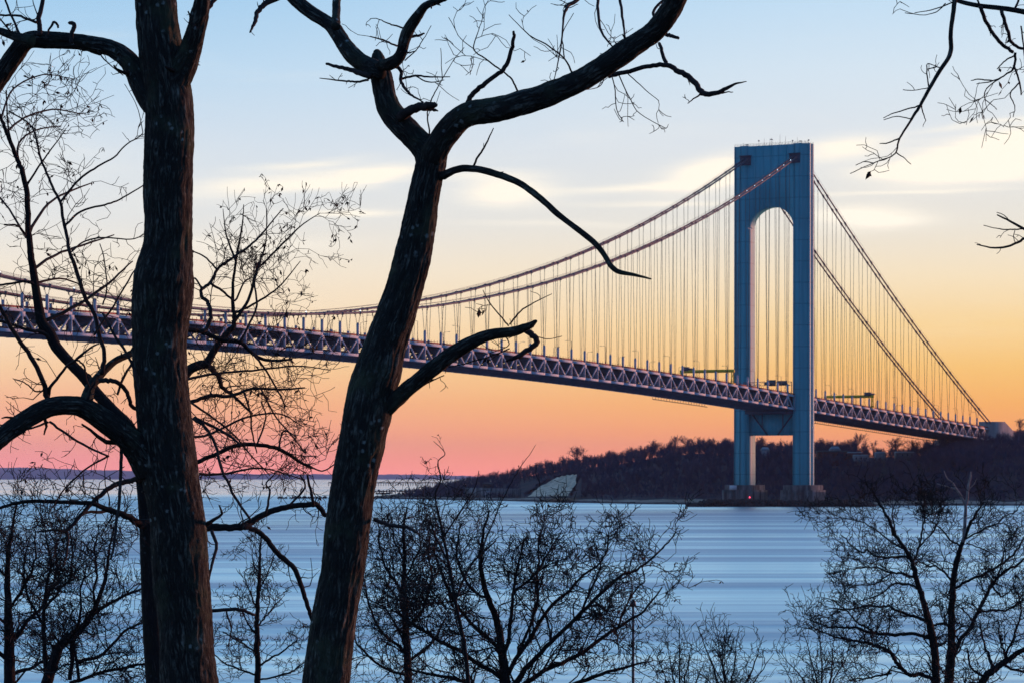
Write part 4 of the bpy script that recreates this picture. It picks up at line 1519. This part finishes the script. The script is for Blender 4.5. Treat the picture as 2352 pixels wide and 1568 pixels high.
tree('leaning_tree', 'dark leaning trunk that forks high up, one limb sweeping to the right', 'tree', 31.0,
     '738,1640,54 748,1568,53 756,1500,51 771,1400,50 788,1300,50 801,1200,50 815,1100,50 833,1000,52 843,950,54 852,900,54 868,850,53 884,800,47 917,700,43 945,600,40 965,500,36 973,450,34 984,400,33 992,372,33 1001,345,28',
     limbs=[('990,378,33 978,344,30 948,312,27 914,277,27 893,250,26 884,221,24 879,191,23 874,167,22 869,142,16 867,126,11 867,119,6', .4, .15),
            ('879,172,10 868,164,18 856,157,21 836,147,20 813,132,19 800,116,18 789,101,17 771,69,17 754,54,15 718,32,15 678,0,14 645,-34,13', .9, .2),
            ('771,62,10 772,40,9 773,20,9 773,-30,9', .5, .2),
            ('870,150,9 886,149,13 899,146,14 919,132,13 925,110,12 933,79,13 951,49,12 968,25,10 985,10,9 1014,-1,8 1050,-18,8', -.7, .4),
            ('992,372,30 1002,343,29 1034,296,28 1068,266,27 1110,256,27 1150,250,27 1188,239,27 1247,221,27 1320,192,25 1394,147,24 1455,104,25 1504,72,23 1531,37,24 1551,0,25 1572,-60,24', -1.4, .35),
            ('998,412,10 1019,402,9 1050,390,8 1090,388,8 1150,402,7.5 1200,425,7 1240,455,7 1290,500,6.5 1350,545,6.5 1385,580,6 1412,622,5.5 1450,630,4 1496,641,1.6', -1.2, .12),
            ('868,955,20 903,924,18 944,886,17 999,842,17 1047,806,16 1095,780,14 1137,766,12.5 1178,762,11 1206,752,9 1222,744,6.5 1231,738,3.5', -1.0, .18)],
     minor=[('852,176,8 813,164,6 779,155,4.6 749,147,3', .3, .1), ('846,184,3 815,188,2.6 790,186,2.2 733,180,1', .3, .4),
            ('938,85,4 958,83,3.4 975,77,2', .1, .2), ('936,68,2.4 910,60,2 892,55,1.6 872,45,1.2 850,44,.8', -.3, .9), ('912,106,2.4 879,93,2 850,84,1.4', -.3, .9),
            ('904,148,5 921,166,4.4 920,190,4 938,213,3.4 950,222,2.6 973,236,1.4', -.4, .6), ('922,182,3 953,174,2.6 988,178,2 1034,177,1.1', -.6, 1.2), ('955,175,1.8 990,190,1.5 1020,184,1', -.5, 1.0),
            ('918,270,13 934,260,12 951,250,11 980,245,10 992,243,8 1003,241,4', -.4, 0), ('980,250,6 995,252,4.5 1006,256,1.5', -.05, 0),
            ('986,340,2.4 985,300,2 982,260,1.7 996,220,1.5 1012,190,1.2 1040,140,.9 1066,110,.7', -.5, 1.4),
            ('1016,186,1.2 1014,150,1 1012,112,.7', -.1, 1.0),
            ('1070,252,7 1083,221,6.3 1108,198,6 1135,177,5.5 1159,157,5.5 1174,123,5 1180,90,4.4 1179,72,3', -.4, 0),
            ('1190,212,2.4 1178,185,2.2 1157,167,2 1122,140,1.9 1088,113,1.6 1100,70,1.1 1112,30,.8', -.4, 1.3), ('1090,114,1.2 1060,90,1 1030,40,.7', -.2, 1.2), ('930,140,1.6 960,110,1.3 975,85,1 990,60,.7', -.3, 1.3),
            ('1322,180,2.6 1296,135,2 1254,103,1.7 1215,81,1.4 1168,34,.7', -.4, 1.2), ('1296,135,1.8 1294,110,1.5 1291,86,1.3 1300,60,1 1318,30,.6', -.3, 1.3),
            ('1398,176,6 1430,167,5.4 1455,162,5.5 1492,153,5.5 1531,151,6 1566,169,7 1595,187,7 1610,211,7 1627,218,6.5 1664,206,5 1686,195,3 1714,187,1', -.9, .25),
            ('1514,100,4 1522,122,4.4 1530,150,5', -.2, .2), ('1530,80,5 1545,84,4.4 1557,88,3.5', -.1, 0), ('1612,214,2.4 1595,226,1.8 1580,238,1', -.2, .4), ('1640,216,3 1660,214,2 1684,212,1', -.1, 0),
            ('1088,382,2.8 1096,365,2.6 1112,340,2.3 1134,295,1.2', -.2, .3),
            ('1205,756,8 1222,770,7.5 1233,783,7 1224,796,6.8 1205,808,6.6 1188,818,6 1161,829,1.5', -.2, .1),
            ('1168,748,2 1151,728,1.7 1126,697,1.4 1109,666,.9', -.4, 1.4), ('1171,745,2.2 1192,718,2 1219,700,1.6 1268,675,.8', -.4, 1.4), ('1160,770,1.8 1170,790,1.4 1150,802,1.1 1110,815,1', -.2, .8),
            ('1170,800,1.8 1133,815,1.8 1090,828,1.6 1030,844,1.2', -.3, .6), ('1230,772,1.2 1262,778,1 1290,772,.6', -.1, .5), ('990,852,3 985,870,2.4 1000,872,1.6', -.1, .6),
            ('930,905,2 980,880,1.6 1020,862,1.4', -.3, .5),
            ('1550,-20,3 1505,20,3.5 1503,45,4', -.3, .2),
            ('1376,-30,4 1373,25,3.6 1381,74,3 1406,108,1.6', -1.0, 1.0), ('1419,-30,4 1424,0,3.6 1431,49,3 1436,91,2', -1.0, 1.0), ('1345,-30,6 1326,0,5 1301,18,4.4 1294,50,2.6 1288,110,2 1270,190,1', -1.1, .9),
            ('1400,165,1.6 1412,200,1.4 1416,250,1.2 1432,280,1', -.9, .9), ('1420,170,1.6 1444,220,1.3 1470,262,1 1530,296,.7', -.9, .9), ('1440,168,1.4 1476,200,1.1 1512,232,.8', -.9, .8), ('1390,172,1.4 1378,200,1.1 1340,208,.8', -.9, .8),
            ('648,-10,9 610,8,7 592,28,6 584,55,4.5 574,74,2', -.5, .4), ('860,1192,5 896,1206,5 930,1210,4.5 960,1222,3', -.5, 1.0)],
     grow=dict(fine, lens=(.6, .4, .22), dens=(1.6, 4.6, 5.5)), pods=True, podp=.035, seed=33, sides=24, trunk_n=14, rough=.035)

tree('background_tree', 'slimmer crooked trunk leaning left out from behind the thick straight trunk', 'tree', 42.0,
     '364,1640,25 360,1568,25 352,1450,24 344,1300,22 338,1180,20 322,1060,15 300,985,13.5 262,944,13 220,899,13 193,865,13 165,837,12.5 131,799,12.5 114,765,12.5 96,741,12 86,689,10 76,620,8.5 65,534,7 60,430,6 38,362,5 14,303,4.4 2,272,3.6 -14,230,3',
     limbs=[('345,1210,12 318,1200,8.5 296,1186,7.5 241,1166,6.2 207,1155,5.2 138,1152,4.6 69,1150,4.2 21,1159,3.8 -10,1170,3.4', -1.5, .9),
            ('345,1100,8 310,1102,6.2 269,1111,6 241,1128,5.4 207,1159,5 186,1183,4.6 152,1217,4.2 127,1216,2.6 79,1221,1.4', -1.5, .8),
            ('356,1208,12 410,1209,11 472,1210,9.5 517,1210,8 558,1208,8 579,1197,7.5 606,1181,7 655,1164,6.6 706,1159,6.4 727,1157,6.2 748,1183,5.6', 1.0, .7),
            ('560,1209,6.5 580,1214,6 606,1231,6 637,1269,6 675,1304,5.8 693,1348,5.4 706,1390,5 717,1424,4.4 724,1460,4', .8, .7),
            ('370,1050,8 440,1062,5.6 475,1051,5 517,1033,4.8 551,1021,4.8 613,1023,4.6 654,1037,4.4 690,1060,3.6 716,1075,2.5', 1.2, 1.1),
            ('360,780,7 400,764,6 434,758,5.6 461,761,5.4 510,780,5 551,785,4.6 582,813,4 616,827,3.5 671,825,2.4', 1.0, 1.2),
            ('372,940,5.5 437,923,4.6 482,909,4.4 530,909,3.8 579,892,3.2 647,894,2.6 700,890,1.8', 1.4, 1.2)],
     minor=[('65,534,4 110,470,3 160,440,2.4 210,420,1.4', 2.0, 1.2), ('60,430,3 40,340,2.6 80,300,2 140,290,1.3', 2.2, 1.2), ('76,620,4 130,585,3.2 200,560,2.4 262,540,1.4', 1.6, 1.2),
            ('96,741,5 180,700,4 250,650,3 305,600,1.6', 1.2, 1.2), ('14,303,3 60,270,2.4 120,252,2 190,262,1.2', 2.4, 1.3), ('2,272,2.6 30,205,2.2 100,172,1.6 170,182,1', 2.4, 1.2), ('70,560,3 20,480,2.4 -20,430,2', 1.6, 1.2), ('80,650,3 140,640,2.4 190,655,1.6', 1.2, 1.2),
            ('396,1000,4 470,1000,3.2 560,960,2.6 640,950,2 700,980,1.2', 1.8, 1.3), ('390,880,4 480,860,3.2 580,850,2.6 680,840,1.8 760,850,1', 2.0, 1.3), ('400,1080,4 500,1090,3 600,1075,2.2 700,1100,1.2', 1.6, 1.2),
            ('120,780,5 96,764,4.6 60,756,4 20,742,3.6 -20,735,3', -.5, .9), ('86,660,3.6 60,646,3.2 20,652,2.8 -10,655,2.6', -.4, 1.0), ('66,545,2.6 40,520,2.4 10,516,2.2', -.4, 1.0),
            ('60,430,2.8 90,380,2.2 120,340,1.6 150,300,1', -.5, 1.0), ('38,362,2.4 20,300,2.2 14,207,1.4', -.4, 1.0),
            ('248,1172,4.4 220,1176,4 193,1176,3', -.4, .3), ('152,1217,4 156,1240,3.5 152,1270,2.8 146,1300,2', -.3, .3),
            ('461,761,5 475,754,5.2 485,723,5 479,696,4.8 463,679,4.4 463,665,4 482,651,4 499,620,3.6 530,596,3.2 565,572,2.8 599,541,2.4 620,517,1.8 650,480,1.2', .8, 1.3),
            ('482,651,3.4 510,668,3 540,690,2.6 560,650,2 575,640,1.4', .5, 1.3), ('464,665,2.6 450,640,2.2 436,646,2', .2, .6), ('499,620,2.4 470,590,2 440,575,1.6', .3, 1.2),
            ('551,785,3.4 575,740,2.8 590,700,2.6 585,650,2.2 600,600,1.6', .7, 1.3), ('582,813,3 610,850,2.6 640,900,2.2 655,930,1.6', .4, 1.2),
            ('444,961,4.2 475,985,4 496,1026,3.8 510,1080,3.6 540,1140,3.4 575,1192,3', -.7, 1.0), ('446,958,3.4 490,980,3.6 540,1010,2.8 552,1022,2', -.4, 1.0),
            ('486,1217,4.4 496,1252,4 487,1290,3.6 480,1330,2.8', -.3, .3), ('486,1402,4.6 551,1399,4.4 586,1412,3.2', .3, .3), ('520,1404,2.4 530,1440,2 528,1470,1.4', .1, .4),
            ('440,925,3 490,960,2.6 540,1000,2.2 580,1050,1.8 620,1090,1.4', .6, 1.2), ('560,900,2.6 575,950,2.3 580,1000,2 590,1040,1.5', .4, 1.2), ('600,894,2.4 630,950,2 670,1000,1.8 700,1040,1.4', .5, 1.2),
            ('590,1022,2.4 610,960,2 600,920,1.6', .3, 1.0), ('640,1032,2.4 650,990,2 680,1000,1.4', .3, 1.0), ('700,1064,2.2 740,1080,1.8 775,1060,1.4', .2, 1.0),
            ('610,1180,3.2 620,1130,2.6 612,1108,2 640,1080,1.4', .3, .9), ('660,1165,2.8 700,1120,2.4 690,1090,1.8', .3, .9), ('720,1158,4 712,1120,3.4 706,1090,2.6', -.3, .8)],
     grow=dict(fine, lens=(1.1, .6, .32), dens=(3.6, 5.0, 5.0), rmin=.0052), pods=True, podp=.10, seed=45, sides=16, bark='bark_mid')

tree('slender_tree', 'hazy thin tree with tufted seed clusters seen between the two thick trunks', 'tree', 50.0,
     '400,1500,14 396,1300,14 396,1100,13 405,980,12.5 420,880,11.5 434,851,11 458,838,10.5 475,834,10 489,809,8.5 505,785,7.5 522,765,7 538,740,5.5 534,680,3.8 542,600,2.8 556,520,1.8 560,470,.9',
     limbs=[('475,837,7 499,861,6 510,889,5 537,909,3.6 580,950,2.6', .8, 1.0), ('538,740,4 570,690,3.4 590,620,3 610,560,1.8 612,480,.8', .6, 1.1), ('542,600,3 520,540,1.8 512,480,.8', .4, 1.2), ('590,620,2.6 640,570,2.4 690,520,1.6 735,490,.8', .6, 1.2),
            ('536,720,3 580,700,2.6 640,660,1.8 690,600,.9', .7, 1.1)],
     grow=dict(fine, lens=(1.0, .6, .34), dens=(3.4, 5, 5), up=.2, rmin=.005), pods=True, podp=.26, seed=51, sides=10, bark='bark_mid', twig='twig')

tree('overhanging_tree', 'drooping bare branches hanging into the top right corner of the sky', 'tree', 27.0,
     '2760,1640,70 2750,1300,66 2740,900,62 2735,500,58 2725,200,52 2715,-100,44 2700,-300,36',
     limbs=[('2722,150,26 2640,90,18 2540,60,11 2440,46,8 2352,28,6 2320,22,5.5 2251,14,5 2199,2,4.6 2160,-20,4', .5, 0),
            ('2192,-10,6 2191,20,5 2183,73,5 2185,117,5 2175,140,4.6 2159,161,4.5 2134,206,4 2114,242,3.5 2094,274,3', -.3, 0),
            ('2735,620,16 2600,560,9 2480,545,5.5 2400,545,4 2352,526,3.2 2330,514,2.6 2312,504,2.2 2290,494,1.4', .3, 0)],
     minor=[('2094,274,3 2066,318,2.4 2058,351,1.8 2040,362,1.4 2005,375,1.2 1953,399,.7', -.2, 1.2), ('2251,16,5 2262,42,4.6 2275,69,4.4 2300,101,4.4 2328,121,4.2', .2, .3), ('2300,24,4.6 2314,69,4.2 2320,93,4 2340,109,3.6 2372,116,3.4', .3, .5),
            ('2114,242,2 2080,252,1.6 2050,262,1.3 2030,272,.8', .1, 1.8), ('2066,318,2 2040,328,1.6 2020,330,1', .1, 1.8), ('2005,375,1.4 1985,372,1.1 1965,380,.7', .05, 1.8), ('2058,351,1.6 2075,362,1.2 2092,378,.7', .05, 1.2),
            ('2280,186,1.8 2250,182,1.5 2230,186,1', .1, 2.0), ('2300,178,1.8 2270,200,1.5 2262,225,1.2 2290,252,.8', .1, 1.8), ('2342,190,2 2320,215,1.6 2330,245,1.2 2326,270,.8', .1, 1.8), ('2334,126,2.2 2310,140,1.8 2290,160,1.2', .1, 1.8),
            ('2134,206,1.8 2128,150,1.4 2150,152,1', .05, .6), ('2230,-10,2 2150,20,1.4 2100,30,.8', .1, 1.6), ('2345,60,2 2352,120,1.8 2356,180,1.4', .1, 1.6),
            ('2332,121,3.4 2328,157,2.8 2310,172,2 2280,186,1.6 2243,193,1', .1, 1.4), ('2328,150,2.6 2342,190,2.2 2346,220,1.6', .1, 1.3), ('2172,8,1.6 2150,28,1.3 2120,34,.9 2078,30,.6', .1, 1.2),
            ('2130,160,1.4 2150,154,1.4 2162,158,1.4', .05, .4), ('2140,200,1.2 2104,208,1 2074,206,.6', .1, .6), ('2116,240,1.6 2120,262,1.4 2126,278,1', .1, .6), ('2094,274,1.4 2060,268,1.2 2030,276,1', .1, 1.2),
            ('2348,526,1.8 2320,528,1.6 2295,526,1.3 2259,518,.7', .1, .4), ('2380,540,4 2352,548,3.4 2332,560,3 2295,570,2.5 2243,562,1.3', .2, .3), ('2332,558,1 2328,545,.9 2330,530,.8', .02, 0), ('2318,506,1.2 2304,494,1 2290,488,.6', .05, .6),
            ('2330,24,3 2340,0,2.6 2346,-20,2.4', .1, .6), ('2250,12,2.4 2236,-20,2', .1, .4)],
     grow=dict(fine, lens=(.5, .36, .2), dens=(2.5, 6, 7), up=.0, rmin=.004), pods=True, podp=.08, seed=61, sides=12)

# ------------------------------------------------------------------ lower trees on the slope by the shore
low = dict(up=.18, wig=.75, lens=(1.4, .8, .45, .26), dens=(5.2, 5.4, 5.0, 3.4), rmin=.0078, ang=(28, 68), ratio=.55, flat=.9)
GRP = 'bare trees on the slope below'
tree('shore_tree', 'bare twiggy tree with a straight dark trunk at the extreme left edge', 'tree', 66.0,
     '24,1660,17 22,1568,16 20,1480,14 20,1407,11 17,1321,8 22,1250,6 30,1200,4 40,1150,2.4',
     limbs=[('20,1480,9 60,1430,7 110,1370,5 130,1300,4 124,1240,2.6', .8), ('21,1520,9 -30,1460,7 -60,1400,5', -.5), ('20,1400,6 60,1340,5 80,1280,4 84,1220,2.4', -.8), ('18,1330,5 -10,1290,4 -24,1240,3', .3), ('22,1550,8 80,1530,6 140,1500,5', .8), ('22,1440,6 -20,1400,5 -60,1330,3', .4)],
     grow=dict(low), seed=71, thin=.62, wander=1.6, group=GRP, bark='bark_mid', sides=10, trunk_grow=.4)
tree('shore_tree', 'many stemmed bare tree spreading just left of the thick straight trunk', 'tree', 62.0,
     '60,1700,18 96,1600,16 130,1500,14 152,1469,12 190,1440,9 216,1400,7 240,1330,5 250,1270,3.4 262,1210,2',
     limbs=[('110,1560,11 104,1493,9 100,1424,7.5 106,1350,6 116,1300,4.5 110,1240,3 96,1180,2', .5), ('104,1440,6 70,1380,5 54,1320,4 60,1260,2.6', -.7), ('152,1469,8 230,1400,6.5 300,1360,5.5 345,1345,4', .8), ('176,1520,7 240,1500,6 300,1440,5 350,1420,3', .9), ('100,1400,5 150,1340,4.5 170,1280,3.4 160,1200,2', -.4),
            ('216,1395,5 222,1320,4.4 218,1260,3.6 230,1200,2.4', .4), ('160,1568,7 230,1545,6 300,1530,5 360,1520,3', .6), ('130,1500,6 180,1430,5.5 186,1360,4 196,1300,2.4', -.9), ('160,1560,9 164,1500,8 166,1470,6 180,1560,6', -.2, .3)],
     grow=dict(low), seed=72, thin=.62, wander=1.6, group=GRP, bark='bark_mid', sides=10, trunk_grow=.5)
tree('shore_tree', 'small pyramid shaped bare tree standing between the two thick trunks', 'tree', 74.0,
     '594,1660,9 592,1568,9 591,1500,8 590,1450,7 591,1400,6 594,1340,5 596,1290,3.6 600,1230,1.8',
     limbs=[('591,1500,4 550,1470,3.4 515,1450,2.4', .5), ('591,1530,4 640,1500,3.4 680,1470,2.2', -.5), ('590,1455,3.6 562,1420,3 545,1385,2', -.5), ('591,1440,3.6 620,1405,3 648,1370,2', .5), ('592,1400,3 570,1350,2.6 560,1310,1.6', .3), ('594,1360,2.8 618,1310,2.4 628,1270,1.4', -.3), ('594,1330,2.4 582,1290,2 578,1250,1.2', .2),
            ('592,1550,4 530,1530,3.4 490,1500,2', -.3), ('592,1560,4 660,1545,3.2 700,1520,2', .3)],
     grow=dict(low, lens=(1.0, .6, .34, .18), dens=(5.0, 5.4, 5.0, 3.4)), seed=73, thin=.62, wander=1.6, group=GRP, bark='bark_mid', sides=9, trunk_grow=.25)
tree('shore_tree', 'upright bare tree rising right beside the leaning trunk', 'tree', 68.0,
     '940,1680,12 939,1568,11 935,1500,10 932,1441,9.5 930,1380,8 926,1338,6.5 930,1280,5 926,1220,3.6 936,1165,2',
     limbs=[('934,1500,6 880,1450,5 850,1390,4 838,1330,2.6', .6), ('932,1440,6 975,1390,5 990,1320,4 984,1250,2.6 990,1190,1.6', -.6), ('929,1370,5 890,1310,4.4 872,1250,3.4 870,1190,2', -.4), ('928,1330,4.4 960,1270,3.6 966,1210,2', .4), ('935,1520,6 990,1480,5 1020,1420,4', .5), ('930,1290,3.4 905,1240,2.6 900,1180,1.6', .5), ('937,1550,6 880,1530,5 830,1490,3.6 810,1450,2', -.5),
            ('934,1490,5 890,1405,3.4 845,1370,2.4 826,1340,1.6', -.8)],
     grow=dict(low), seed=74, thin=.62, wander=1.6, group=GRP, bark='bark_mid', sides=10, trunk_grow=.35)
tree('shore_tree', 'wide fan shaped many stemmed bare tree in the middle of the picture, reaching far right', 'tree', 60.0,
     '1160,1700,20 1160,1600,18 1158,1540,14 1150,1480,11 1140,1420,9 1120,1370,7.5 1104,1300,6 1110,1230,4 1124,1170,2.4',
     limbs=[('1165,1590,12 1230,1510,9.5 1300,1440,8 1372,1370,6.5 1432,1320,5 1490,1290,4 1540,1236,2.6 1560,1205,1.2', -.8), ('1163,1600,12 1250,1540,9 1330,1500,7.5 1420,1440,6 1480,1400,4.5 1520,1350,2.5', .9), ('1160,1560,10 1210,1470,8 1260,1400,6.5 1330,1330,5 1380,1290,3.6 1398,1230,2', .5), ('1156,1520,8 1172,1440,7 1180,1360,6 1190,1300,4.6 1210,1230,2.6', -.5),
            ('1150,1490,8 1090,1440,7 1050,1390,6 1020,1330,5 1000,1270,3.6 1004,1200,2', .6), ('1158,1560,9 1080,1510,8 1010,1470,7 960,1440,5 900,1400,3.4', -.6), ('1126,1380,5.5 1070,1330,5 1050,1270,3.6 1062,1200,2', -.6), ('1180,1360,5 1235,1310,4.4 1240,1240,3.4 1252,1180,1.8', .5),
            ('1190,1500,6 1230,1400,5.5 1235,1330,5 1250,1280,3.6 1290,1220,2', .8), ('1162,1610,9 1270,1590,8 1350,1560,7 1440,1530,5 1500,1520,3', .5), ('1330,1420,5 1360,1350,4 1380,1300,3 1365,1240,1.8', -.4), ('1160,1600,9 1080,1570,8 1000,1550,6 930,1530,4', .5), ('1420,1440,4 1450,1370,3.4 1480,1330,2.6 1470,1290,1.6', .3),
            ('1104,1300,3.4 1112,1250,2.6 1160,1130,1.8 1200,1070,1.4 1232,1018,.9', .4, .12)],
     grow=dict(low), seed=75, thin=.62, wander=1.6, group=GRP, bark='bark_mid', sides=11, trunk_grow=.4, pods=True, podp=.03)
tree('shrub', 'slim leafy shoot poking up into the pink sky right of the leaning trunk', 'shrub', 52.0,
     '1080,1660,6 1070,1500,5 1046,1380,4 1030,1290,3.4 1012,1200,2.8 1000,1140,2.2 1012,1100,1.8 1006,1060,1.4 1022,1040,1.1 996,1012,.7',
     limbs=[('1020,1230,2.4 1060,1170,2 1090,1120,1.4 1100,1080,.9', .3), ('1030,1290,2.6 1000,1230,2.2 985,1180,1.6', -.3), ('1046,1380,3 1080,1300,2.4 1140,1240,1.6', .3)],
     grow=dict(low, lens=(.7, .4, .25), dens=(1.6, 2.2, 2.4), rmin=.005), seed=76, bark='bark_mid', twig='twig', pods=True, podp=.2, sides=7, trunk_grow=.5)
tree('shore_tree', 'greenish left trunk of the bare pair at lower right, with wide level limbs', 'tree', 72.0,
     '2156,1680,12 2151,1568,11 2147,1510,11 2141,1459,10.5 2127,1407,9 2117,1366,7.6 2103,1321,6.8 2096,1290,6 2080,1262,5 2058,1232,4.6 2041,1193,4 2024,1160,3 2000,1120,2',
     limbs=[('2135,1464,7 2090,1456,6.4 2048,1459,6 2010,1452,5.4 1972,1442,4.8 1930,1440,4 1893,1437,3 1850,1425,1.6', -.8), ('2128,1425,6 2100,1414,5.5 2075,1410,5 2036,1392,4.4 1996,1390,4 1960,1396,3.2 1900,1400,2', .7), ('2104,1325,5 2076,1320,4.6 2048,1314,4 2016,1304,3.6 1989,1300,3 1930,1310,1.6', .6),
            ('2092,1282,5 2060,1277,4.6 2030,1280,4 1996,1266,3.6 1968,1262,3 1930,1230,2', -.6), ('2110,1350,4.6 2080,1338,4 2048,1342,3.4 2010,1370,2.6 1970,1380,1.6', -.6), ('2098,1290,4 2112,1250,3.8 2122,1200,3.2 2120,1165,2.6 2100,1140,1.8', .5), ('2080,1262,3.6 2040,1235,3.2 2000,1210,2.6 1950,1190,1.8 1900,1186,1', .8),
            ('2150,1560,8 2110,1548,8 2082,1544,7.5 2058,1520,7 2048,1500,6.5 2010,1480,5.4 1960,1470,4.4 1900,1455,3 1850,1430,1.8', -1.0), ('2048,1545,4 2000,1552,3.4 1950,1560,2.4', .3), ('2058,1232,3 2050,1180,2.4 2060,1140,1.6', .3), ('2112,1255,3 2150,1210,2.6 2156,1160,1.6', -.4), ('2010,1452,3.6 1960,1420,3 1920,1380,2.2 1890,1370,1.2', .6), ('2048,1314,3 2010,1340,2.6 1960,1345,2 1920,1380,1.2', -.5)],
     grow=dict(low, lens=(1.3, .75, .4, .2), dens=(5.0, 5.4, 5.0, 3.4)), seed=77, thin=.62, wander=1.6, group=GRP, bark='bark_mid', sides=10, trunk_grow=.4)
rt = tree('shore_tree', 'tall bare tree at lower right with a pale dead leader at its top', 'tree', 76.0,
     '2176,1680,13 2179,1568,13 2184,1510,12 2186,1470,11 2186,1407,9.6 2189,1338,8.4 2195,1300,7.4 2199,1283,7.6 2206,1256,6 2213,1240,5.4 2227,1205,4.4 2240,1180,3.2 2262,1150,2',
     limbs=[('2188,1510,8 2196,1490,7.4 2220,1448,7 2244,1407,7 2272,1355,6 2290,1330,5.6 2306,1310,5.2 2330,1300,4.6 2352,1280,4 2380,1240,3', -.8), ('2190,1352,5.5 2220,1336,5 2255,1321,5 2280,1306,4.8 2306,1290,4.4 2330,1270,4 2351,1241,3.4 2370,1200,2.4', .8), ('2246,1405,4.6 2280,1402,4.4 2320,1395,4 2352,1376,3.6 2400,1360,3', .6), ('2189,1336,4.4 2170,1312,4 2150,1302,3.6 2120,1292,3 2090,1270,2', .5),
            ('2206,1254,3.6 2180,1232,3.2 2160,1210,2.6 2130,1190,1.8 2100,1180,1', -.6), ('2215,1238,3.4 2250,1220,3.2 2290,1200,2.8 2330,1170,2.2 2350,1150,1.4', .6), ('2227,1205,2.8 2250,1190,2.6 2264,1160,2 2280,1130,1.2', -.4), ('2220,1246,2.4 2260,1262,2 2290,1280,1.4', .4), ('2280,1345,3.4 2300,1370,2.8 2330,1350,2.2', .4),
            ('2184,1500,5 2190,1460,4.4 2204,1440,3.6 2240,1438,2.6', .5), ('2290,1330,3.4 2300,1290,3 2310,1250,2.2 2340,1210,1.4', -.4), ('2186,1440,5 2160,1430,4.6 2140,1440,4 2120,1470,2.4', -.5)],
     grow=dict(low, lens=(1.2, .7, .38, .2), dens=(5.0, 5.4, 5.0, 3.4)), seed=78, thin=.62, wander=1.6, group=GRP, bark='bark_mid', sides=10, trunk_grow=.5)
A = Acc()
for s in ('2212,1244,4.6 2216,1210,4 2218,1166,3.6 2222,1140,3.2 2224,1115,2.8 2228,1100,2.4 2230,1082,1.4', '2217,1158,3.2 2205,1134,2.8 2195,1120,2.6 2188,1108,2 2176,1098,1.4 2168,1080,.8', '2196,1122,2 2180,1118,1.6 2152,1110,.9', '2223,1124,1.6 2236,1112,1.3 2244,1098,.8'):
    p, r_ = limb(s, 76.0, 5, 0, 3)
    A.tube(p, r_, 6)
A.build('dead_leader', 'dead_wood', rt, smooth=True)
tree('shore_tree', 'bare tree leaning in at the bottom right corner', 'tree', 64.0,
     '2225,1700,12 2240,1600,11 2262,1555,10 2282,1538,9 2305,1520,8 2323,1508,7 2352,1490,6 2390,1470,5',
     limbs=[('2282,1540,6 2270,1500,5 2258,1470,4 2250,1430,2.6', .6), ('2305,1520,5 2330,1460,4.4 2345,1410,3.4 2340,1370,2', -.5), ('2262,1555,5 2230,1530,4 2220,1490,3', -.4), ('2300,1524,5 2350,1540,4.4 2400,1545,3', .4), ('2310,1515,4.4 2300,1470,3.6 2290,1420,2.4', .4)],
     grow=dict(low, lens=(1.2, .7, .38, .2), dens=(5.0, 5.4, 5.0, 3.4)), seed=79, thin=.62, wander=1.6, group=GRP, bark='bark_mid', sides=9, trunk_grow=.3)
for bx_, by_, ends, lab, sd_ in ((1676, 1640, [(1596, 1427), (1640, 1450), (1700, 1437), (1660, 1480), (1756, 1460), (1620, 1500), (1780, 1500)], 'low bare shrub with upright stems at the bottom, left of the smallest shrub', 81),
                                 (1876, 1650, [(1790, 1490), (1840, 1440), (1880, 1430), (1920, 1460), (1950, 1500), (1800, 1530)], 'low rounded bare shrub at the bottom, just left of the bare pair of trees', 82),
                                 (1570, 1650, [(1530, 1470), (1560, 1440), (1590, 1480), (1510, 1520), (1620, 1520)], 'smallest bare shrub at the bottom, right of the wide fan shaped tree', 83)):
    r = np.random.default_rng(sd_)
    LB = []
    for ex, ey in ends:
        mx, my = bx_ + (ex - bx_) * .45 + r.uniform(-12, 12), by_ + (ey - by_) * .5
        LB.append(('%d,%d,5 %d,%d,3.6 %d,%d,1.2' % (bx_ + r.integers(-8, 8), by_, mx, my, ex, ey), r.uniform(-.6, .6)))
    tree('shrub', lab, 'shrub', 58.0, '%d,%d,9 %d,%d,7 %d,%d,5' % (bx_, by_ + 50, bx_, by_ + 20, bx_, by_ - 20), limbs=LB,
         thin=.5, wander=1.6, grow=dict(low, lens=(.8, .5, .3), dens=(6, 6, 5), up=.3, rmin=.006), seed=sd_, group='low bare shrubs along the bottom', bark='bark_mid', sides=8)

# slim lamp post among the wide bare tree
p0 = at(1454, 1700, 80.0)
p0[2] = ground_z(p0[0], 80.0)
p1 = at(1454, 1392, 80.0)
g0 = empty('lamp_post', p0, 'slim grey lamp post rising through the right side of the wide fan shaped tree', 'lamp post')
A = Acc()
A.tube([p0, p0 + (p1 - p0) * .5, p1], [.055, .045, .032], 8)
A.build('pole', 'lamp_pole', g0, smooth=True)
A = Acc()
A.tube([p1 + [0, 0, .0], p1 + [0, 0, .05], p1 + [0, 0, .14], p1 + [0, 0, .2]], [.04, .08, .07, .02], 8)
A.build('lamp_head', 'lamp_pole', g0, smooth=True)
